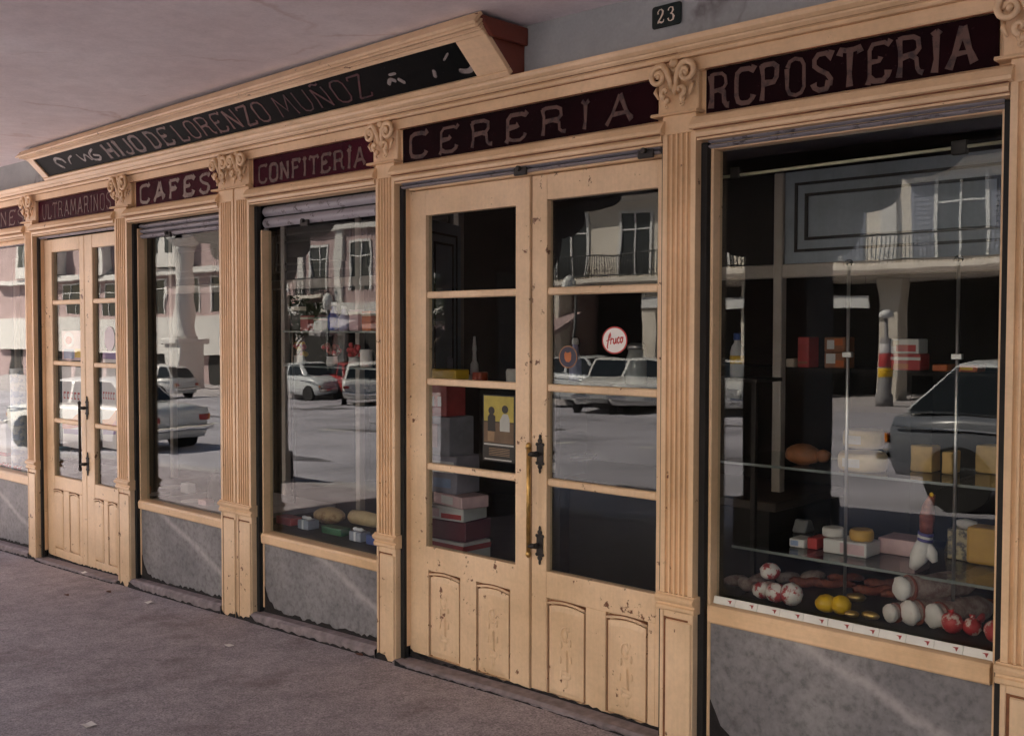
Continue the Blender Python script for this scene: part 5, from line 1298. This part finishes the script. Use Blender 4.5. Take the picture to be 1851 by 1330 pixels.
def window(par, x, yf, z0, wd, ht, shut=True, frame=FRW):
    f = MB(); f.box(x - wd / 2 - .10, x - wd / 2, yf + .001, yf + .06, z0, z0 + ht + .1); f.box(x + wd / 2, x + wd / 2 + .10, yf + .001, yf + .06, z0, z0 + ht + .1); f.box(x - wd / 2, x + wd / 2, yf + .001, yf + .06, z0 + ht, z0 + ht + .1)
    f.box(x - .03, x + .03, yf + .004, yf + .05, z0, z0 + ht); f.box(x - wd / 2, x + wd / 2, yf + .004, yf + .045, z0 + ht * .72, z0 + ht * .72 + .05)
    w_ = f.build('window', frame, par)
    MB().box(x - wd / 2, x + wd / 2, yf + .0015, yf + .0035, z0, z0 + ht).build('pane', DGL, w_)
    if shut:
        for s in (-1, 1):
            sx = x + s * (wd * .5 + .10 + wd * .26); sh = MB()
            sh.box(sx - wd * .24, sx + wd * .24, yf + .002, yf + .03, z0, z0 + ht)
            for i in range(14): zz = z0 + .08 + i * (ht - .16) / 14; sh.box(sx - wd * .2, sx + wd * .2, yf + .0301, yf + .05, zz, zz + (ht - .16) / 14 * .55)
            sh.build('shutter', SHUT, w_)
    return w_
# cream building with balconies straight across
ca = thing('balcony_building', 'cream building with shuttered windows and iron balconies reflected in the right-hand glass', 'building', (0, 0, 0))
YA = -25.0
MB().box(-26, 14, YA - 6, YA, 3.15, 13).build('facade', FAC_C, ca)
MB().box(-26, 14, YA - 6, YA - 3.2, -1.5, 3.149).build('ground_floor_wall', GAP, ca)
for i in range(10):
    x = -25.6 + i * 4.35
    MB().box(x - .32, x + .32, YA - .6, YA, rz(x), 3.1485).build('pier', FAC_C, ca, .03)
MB().box(-26.1, 14.1, YA + .001, YA + .18, 6.05, 6.22).build('string_course', FAC_W, ca)
for i, x in enumerate((-24.4, -21.6, -18.3, -14.6, -10.6, -6.4, -2.4, 1.8)):
    window(ca, x, YA, 3.6, 1.25, 2.05, i in (3, 4, 5, 6)); window(ca, x, YA, 6.6, 1.25, 2.0, True)
balcony(ca, -25.4, -16.6, YA, 3.30, .9); balcony(ca, -16.0, .5, YA, 3.30, .9); balcony(ca, -25.0, -19.4, YA, 6.25, .8); balcony(ca, -12.6, -4.6, YA, 6.25, .8)
for x, lab in ((at(1330, 560, .2 + 24.6)[0], 'small white shop board under the balcony nearest the corner'), (at(1530, 560, .2 + 24.6)[0], 'small white shop board under the middle of the balcony'), (at(1160, 560, .2 + 24.6)[0], 'small white shop board left of the others under the balcony')):
    t = thing('shop_board', lab, 'sign', (x, YA + .3, 2.3)); MB().box(-.6, .6, -.03, .03, 0, .36).build('board', FRW, t)
    for s in (-.5, .5): MB().tube([(s, 0, .36), (s, 0, 1.0)], .012, 5).build('hanger', RAIL, t)
for x in (-26.0, -20.0, -16.4, -12.6, -8.5, -4.4, .0, 4.0): MB().box(x - .22, x + .22, YA + .001, YA + .10, 3.46, 6.04).build('wall_strip', FAC_W, ca)
# pink building farther along, white bays beyond it
pb = thing('pink_building', 'pinkish building with plain windows reflected in the CONFITERIA window', 'building', (0, 0, 0))
YB = -25.4
MB().box(-47, -26.2, YB - 8, YB, -2, 13).build('facade', FAC_P, pb)
for i in range(7):
    x = -45.4 + i * 3.0
    window(pb, x, YB, 3.4, 1.2, 2.0, False); window(pb, x, YB, 7.0, 1.2, 1.9, i % 2 == 0)
    MB().box(x - 1.0, x + 1.0, YB + .001, YB + .03, -1.6, 1.7).build('shop_opening', GAP, pb)
MB().box(-47.1, -26.2, YB + .001, YB + .35, 2.35, 2.85).build('string_course', FAC_W, pb); MB().box(-47.1, -26.2, YB + .001, YB + .25, 6.0, 6.35).build('string_course', FAC_W, pb)
for i in (0, 2, 4, 5): balcony(pb, -46.5 + i * 3.0, -44.3 + i * 3.0, YB, 3.05, .7)
for i in range(7): MB().box(-47 + i * 3.0 + .02, -46.5 + i * 3.0, YB + .001, YB + .12, -1.6, 12.9).build('wall_strip', FAC_W, pb)
for i in range(4):
    k = MB(); x = -43.9 + i * 6.0; k.extr([(YB + .002, 2.2), (YB + 1.5, 1.5), (YB + 1.5, 1.35), (YB + .002, 2.0)], x - 1.3, x + 1.3, 'x'); k.build('shop_awning', (SHUT, KERB, PAPERW, FAC_P)[i], pb)
cb = thing('white_bay_building', 'brick building with white bay and wide fascia reflected in the CAFES window', 'building', (0, 0, 0))
YC = -32.0
MB().box(-95, -47.2, YC - 8, YC, -3.5, 16).build('facade', FAC_P, cb)
for x in (at(292, 450, .2 + 31)[0], -78, -86):
    b = MB().box(x - 2.2, x + 2.2, YC + .001, YC + .9, 5.7, 11).build('bay', FAC_W, cb)
    for dx in (-.95, .95): MB().box(x + dx - .5, x + dx + .5, YC + .901, YC + .93, 6.6, 9.6).build('bay_window', DGL, b)
for i in range(9): window(cb, -50 - i * 4.2, YC, 2.75, 2.6, 2.2, False)
MB().box(-94, -47.3, YC + .001, YC + .5, .0, 2.5).build('fascia', FAC_W, cb)
MB().box(-94, -47.3, YC + .001, YC + .7, 5.25, 5.6).build('string_course', FAC_W, cb)
for i in range(11): MB().box(-92 + i * 4, -88.8 + i * 4, YC + .001, YC + .02, -3, -.01).build('shop_opening', GAP, cb)
# pale stone column on the square
cy = -26.0; cx = at(335, 640, .2 - cy)[0]; g = rz(cx); ztop = at(340, 428, .2 - cy)[1] - g; zp = at(335, 612, .2 - cy)[1] - g
sc_ = thing('stone_column', 'pale stone column on a square pedestal reflected in the CAFES window', 'column', (cx, cy, g))
MB().box(-.75, .75, -.75, .75, 0, zp - .3).build('pedestal', FAC_W, sc_, .03); MB().box(-.95, .95, -.95, .95, zp - .2995, zp).build('pedestal_cap', FAC_W, sc_, .06)
MB().lathe([(.62, zp + .001), (.62, zp + .15), (.52, zp + .25), (.50, zp + 1.5), (.42, ztop - .7), (.52, ztop - .62), (.44, ztop - .55)], n=24).build('shaft', FAC_W, sc_); MB().lathe([(.46, ztop - .549), (.8, ztop - .15), (.85, ztop - .13), (.85, ztop)], n=24).build('capital', FAC_W, sc_)
# poster post on the far pavement
ax_ = at(1600, 700, .2 + 22.6)[0]; g = rz(ax_) + .14
pp = thing('poster_post', 'grey poster post with white lamp and coloured bills on the far pavement', 'street lamp', (ax_, -22.6, g))
MB().lathe([(.24, 0), (.24, .25), (.19, .3), (.18, 1.6), (.12, 1.65), (.06, 1.68), (.055, 2.2)], n=16).build('post', plain('post_grey', (.22, .21, .21), .7), pp)
MB().lathe([(.182, .95), (.187, .96), (.187, 1.25), (.182, 1.26)], n=16).build('bill', REDP, pp); MB().lathe([(.182, 1.27), (.187, 1.28), (.187, 1.5), (.182, 1.51)], n=16).build('bill', WHITEC, pp); MB().lathe([(.182, .7), (.187, .71), (.187, .93), (.182, .94)], n=16).build('bill', YEL, pp)
MB().lathe([(.07, 2.2), (.22, 2.24), (.2, 2.38), (.06, 2.46)], n=16).build('lamp_head', FRW, pp)

# ---- cars
TYRE = plain('tyre_rubber', (.02, .02, .02), .8); HUB = plain('hub_metal', (.5, .5, .5), .35, .8); CHROME = plain('chrome', (.7, .7, .7), .15, 1, vary=.03)
CGL = plain('car_glass', (.02, .025, .03), .08, vary=.1, spec=.15); ORL = plain('orange_lens', (.7, .2, .02), .25); REDL = plain('red_lens', (.45, .02, .02), .25); LAMP = plain('lamp_glass', (.75, .75, .7), .15)
def paint(name, c): 
    m = plain(name, c, .28, vary=.04, scale=3); m.node_tree.nodes['Principled BSDF'].inputs['Coat Weight'].default_value = .6; return m
PWH = paint('white_car_paint', (.72, .71, .67)); PDK = paint('dark_blue_car_paint', (.13, .14, .16)); PRE = paint('red_car_paint', (.4, .03, .03)); PGR = paint('pale_grey_car_paint', (.6, .62, .62))
def make_car(name, label, kind, pm, loc, rot, group=None, cat='car', roofpm=None):
    t = thing(name, label, cat, loc, rot, group)
    if kind == 'saloon':
        L0, L1 = -2.05, 2.05; st = [(-2.05, .66, .36, .70), (-2.0, .74, .28, .84), (-1.4, .79, .24, .90), (-.6, .80, .22, .92), (.7, .80, .22, .92), (1.3, .78, .24, .88), (1.95, .74, .28, .80), (2.05, .68, .36, .70)]
        gb = [(-1.25, .92), (.95, .915)]; gr = [(-.72, 1.36), (.25, 1.37)]; cuts = (-.25,)
    else:
        L0, L1 = -1.8, 1.85; st = [(-1.8, .66, .36, .74), (-1.72, .74, .28, .90), (-1.0, .77, .24, .94), (.6, .77, .22, .94), (1.15, .75, .24, .90), (1.75, .71, .28, .78), (1.85, .64, .36, .68)]
        gb = [(-1.66, .93), (.92, .925)]; gr = [(-1.15, 1.42), (.25, 1.43)]; cuts = (-.6, )
    wb = [L0 + .75, L1 - .68]
    rows = []
    for x, hw, zb, zt_ in st:
        half = [(hw * .90, zb), (hw, zb + .10), (hw * 1.0, (zb + zt_) / 2), (hw * .985, zt_ - .08), (hw * .93, zt_ - .015), (hw * .6, zt_ + .012), (0, zt_ + .018)]
        rows.append([(x, y, z) for y, z in half] + [(x, -y, z) for y, z in reversed(half[:-1])])
    k = MB(); k.grid(rows, True, True, True); body = k.build('body', pm, t)
    # greenhouse
    bw, rw = .70, .56
    A0 = [(gb[0][0], -bw, gb[0][1]), (gb[1][0], -bw, gb[1][1]), (gb[1][0], bw, gb[1][1]), (gb[0][0], bw, gb[0][1])]
    A1 = [(gr[0][0], -rw, gr[0][1]), (gr[1][0], -rw, gr[1][1]), (gr[1][0], rw, gr[1][1]), (gr[0][0], rw, gr[0][1])]
    A2 = [(gr[0][0] + .12, -rw * .7, gr[0][1] + .035), (gr[1][0] - .12, -rw * .7, gr[1][1] + .035), (gr[1][0] - .12, rw * .7, gr[1][1] + .035), (gr[0][0] + .12, rw * .7, gr[0][1] + .035)]
    k = MB(); k.grid([A0, A1, A2], True, True, True); k.build('cabin', roofpm or pm, t, .07, seg=4)
    def quad(a, b, c, d, name, mat, m=.10, off=.006):
        P = [Vector(p) for p in (a, b, c, d)]; ce = sum(P, Vector()) / 4; nrm = (P[1] - P[0]).cross(P[3] - P[0]).normalized()
        if nrm.dot(ce - Vector((-.2, 0, 1.0))) < 0: nrm = -nrm
        Q = [p + (ce - p) * m for p in P]; kk = MB(); kk.grid([[q + nrm * .001 for q in Q], [q + nrm * off for q in Q]], True, True, False); kk.build(name, mat, t)
    lp = lambda a, b, f: tuple(Vector(a) + (Vector(b) - Vector(a)) * f)
    quad(A0[1], A0[2], A1[2], A1[1], 'windscreen', CGL, .14); quad(A0[0], A0[3], A1[3], A1[0], 'rear_window', CGL, .14)
    for i, j in ((0, 1), (3, 2)):
        fs_ = [0] + [(c - gb[0][0]) / (gb[1][0] - gb[0][0]) for c in cuts] + [1]
        ft = [0] + [(c - gr[0][0]) / (gr[1][0] - gr[0][0]) for c in cuts] + [1]
        for a in range(len(fs_) - 1):
            quad(lp(A0[i], A0[j], fs_[a]), lp(A0[i], A0[j], fs_[a + 1]), lp(A1[i], A1[j], max(0, min(1, ft[a + 1]))), lp(A1[i], A1[j], max(0, min(1, ft[a]))), 'side_window', CGL, .12)
    # belt trim, arches, wheels
    for s in (-1, 1):
        MB().tube([(L0 + .1, s * .77, .80), (L1 - .15, s * .77, .76)], .012, 6).build('chrome_strip', CHROME, t)
        for x in wb:
            wl = thing('wheel', None, None); wl.parent = t; wl.location = (x, s * .70, .29)
            MB().lathe([(.18, -.08), (.27, -.085), (.29, -.06), (.29, .06), (.27, .085), (.18, .08)], n=22, axis='y').build('tyre', TYRE, wl)
            MB().lathe([(.17, -.05), (.17, .05), (.06, .075 * 1), (.05, .078)] if s > 0 else [(.05, -.078), (.06, -.075), (.17, -.05), (.17, .05)], n=18, axis='y').build('rim', HUB, wl)
            kk = MB(); kk.lathe([(.33, -.02), (.33, .02)], (x, s * .775, .30), 22, 'y'); kk.build('wheel_arch', GUIDE, t)
    for x, nm in ((L0 - .05, 'rear_bumper'), (L1 + .05, 'front_bumper')):
        MB().box(x - .05, x + .05, -.76, .76, .42, .52).build(nm, CHROME, t, .03, seg=2)
    for s in (-1, 1):
        MB().lathe([(.02, 0), (.085, -.005), (.09, -.03)], (L1 + .015, s * .5, .62), 16, 'x').build('headlight', LAMP, t)
        MB().box(L1 - .02, L1 + .012, s * .66 - .04, s * .66 + .04, .58, .66).build('indicator', ORL, t, .01)
        MB().box(L0 - .012, L0 + .02, s * .58 - .1, s * .58 + .1, .60, .70).build('tail_light', REDL, t, .01)
        MB().box(L0 - .014, L0 + .02, s * .70 - .02, s * .70 + .02, .60, .70).build('indicator', ORL, t, .005)
    MB().box(L0 - .02, L0 - .004, -.22, .22, .55, .66).build('number_plate', FRW, t); MB().box(L1 + .101, L1 + .11, -.22, .22, .42, .52).build('number_plate', FRW, t)
    return t
def car_at(name, label, kind, pm, x, y, deg, **k): return make_car(name, label, kind, pm, (x, y, rz(x)), math.radians(deg), **k)
car_at('parked_car', 'dark blue hatchback parked at the kerb, reflected large in the right-hand window', 'hatch', PDK, -2.9, -7.9, 0, roofpm=PGR)  # pale roof colour stands in for sky light on the dark car
car_at('parked_car', 'white saloon car seen from behind in the CAFES window reflection', 'saloon', PWH, -19.9, -6.0, 166)
def rx(px, dep): return at(px, 690, .2 + dep)[0]
car_at('parked_car', 'white hatchback beyond the saloon in the CAFES window reflection', 'hatch', PWH, rx(285, 20), -20.0, 165)
car_at('parked_car', 'white hatchback seen end on in the CONFITERIA window reflection', 'hatch', PWH, rx(656, 20), -20.0, 218)
car_at('parked_car', 'small red car beside the white hatchback in the CONFITERIA reflection', 'hatch', PRE, rx(640, 23.4), -23.0, 200)
car_at('parked_car', 'pale car parked beyond the red one below the pink building', 'hatch', PGR, rx(560, 22), -22.0, 5)
car_at('parked_car', 'pale hatchback parked side on below the balcony in the door reflection', 'hatch', PGR, rx(1028, 21), -21.5, 0)
car_at('parked_car', 'white saloon nosed towards the arcade in the door reflection', 'saloon', PWH, rx(1088, 20.5), -20.6, 62)
car_at('parked_car', 'second white saloon nosed towards the arcade next to the first', 'saloon', PWH, rx(1150, 20.5), -20.4, 58)
car_at('parked_car', 'third white saloon with its bonnet seen left of the dark pillar reflection', 'saloon', PWH, rx(1312, 20.5), -20.4, 60)

LEAF = mottled('dark_tree_leaves', (.035, .055, .02), (.07, .09, .035), 8, .4, .6, .7); BARK = plain('tree_bark', (.10, .07, .05), .9, vary=.3, scale=12)
def tree(label, x, y, h):
    g = rz(x) + .14; t = thing('street_tree', label, 'tree', (x, y, g)); k = MB()
    k.tube([(0, 0, 0), (.03, .02, h * .3), (-.04, 0, h * .55), (.02, .05, h * .8)], [.16, .12, .09, .04], 9)
    for i in range(9):
        a = i * 2.4; z = h * (.42 + .04 * i); q = h * random.uniform(.16, .26); k.tube([(0, 0, z), (q * .5 * math.cos(a), q * .5 * math.sin(a), z + q * .4), (q * math.cos(a), q * math.sin(a), z + q * .8)], [.05, .035, .015], 6)
    k.build('trunk', BARK, t); k = MB()
    for i in range(900):
        d = Vector((random.gauss(0, 1), random.gauss(0, 1), random.gauss(0, 1))).normalized() * random.uniform(.3, 1) ** .5
        c = Vector((d.x * h * .27, d.y * h * .27, h * .78 + d.z * h * .22)) + Vector((math.sin(d.z * 5) * .2, math.cos(d.x * 6) * .2, 0))
        u = Vector((random.gauss(0, 1), random.gauss(0, 1), random.gauss(0, 1))).normalized(); v = u.orthogonal().normalized(); s_ = random.uniform(.07, .16)
        k.poly([c + u * s_, c + v * s_ * .5, c - u * s_, c - v * s_ * .5])
    k.build('crown', LEAF, t)
tree('small dark leafy tree on the far pavement seen in the CONFITERIA reflection', rx(525, 22.5), -22.7, 4.2)
tree('small dark leafy tree on the far pavement seen in the left door leaf', rx(800, 22.5), -22.7, 4.6)
for px, lab in ((590, 'dark iron lamp post on the far kerb left of the small car'), (1010, 'dark iron lamp post on the far kerb by the pale hatchback')):
    x = rx(px, 22.3); t = thing('lamp_post', lab, 'street lamp', (x, -22.4, rz(x) + .14))
    MB().lathe([(.12, 0), (.12, .3), (.07, .4), (.05, 3.4)], n=10).build('post', RAIL, t); MB().lathe([(.08, 3.4), (.2, 3.5), (.22, 3.9), (.05, 4.1)], n=10).build('lantern', LAMP, t)
#@@/STREET@@
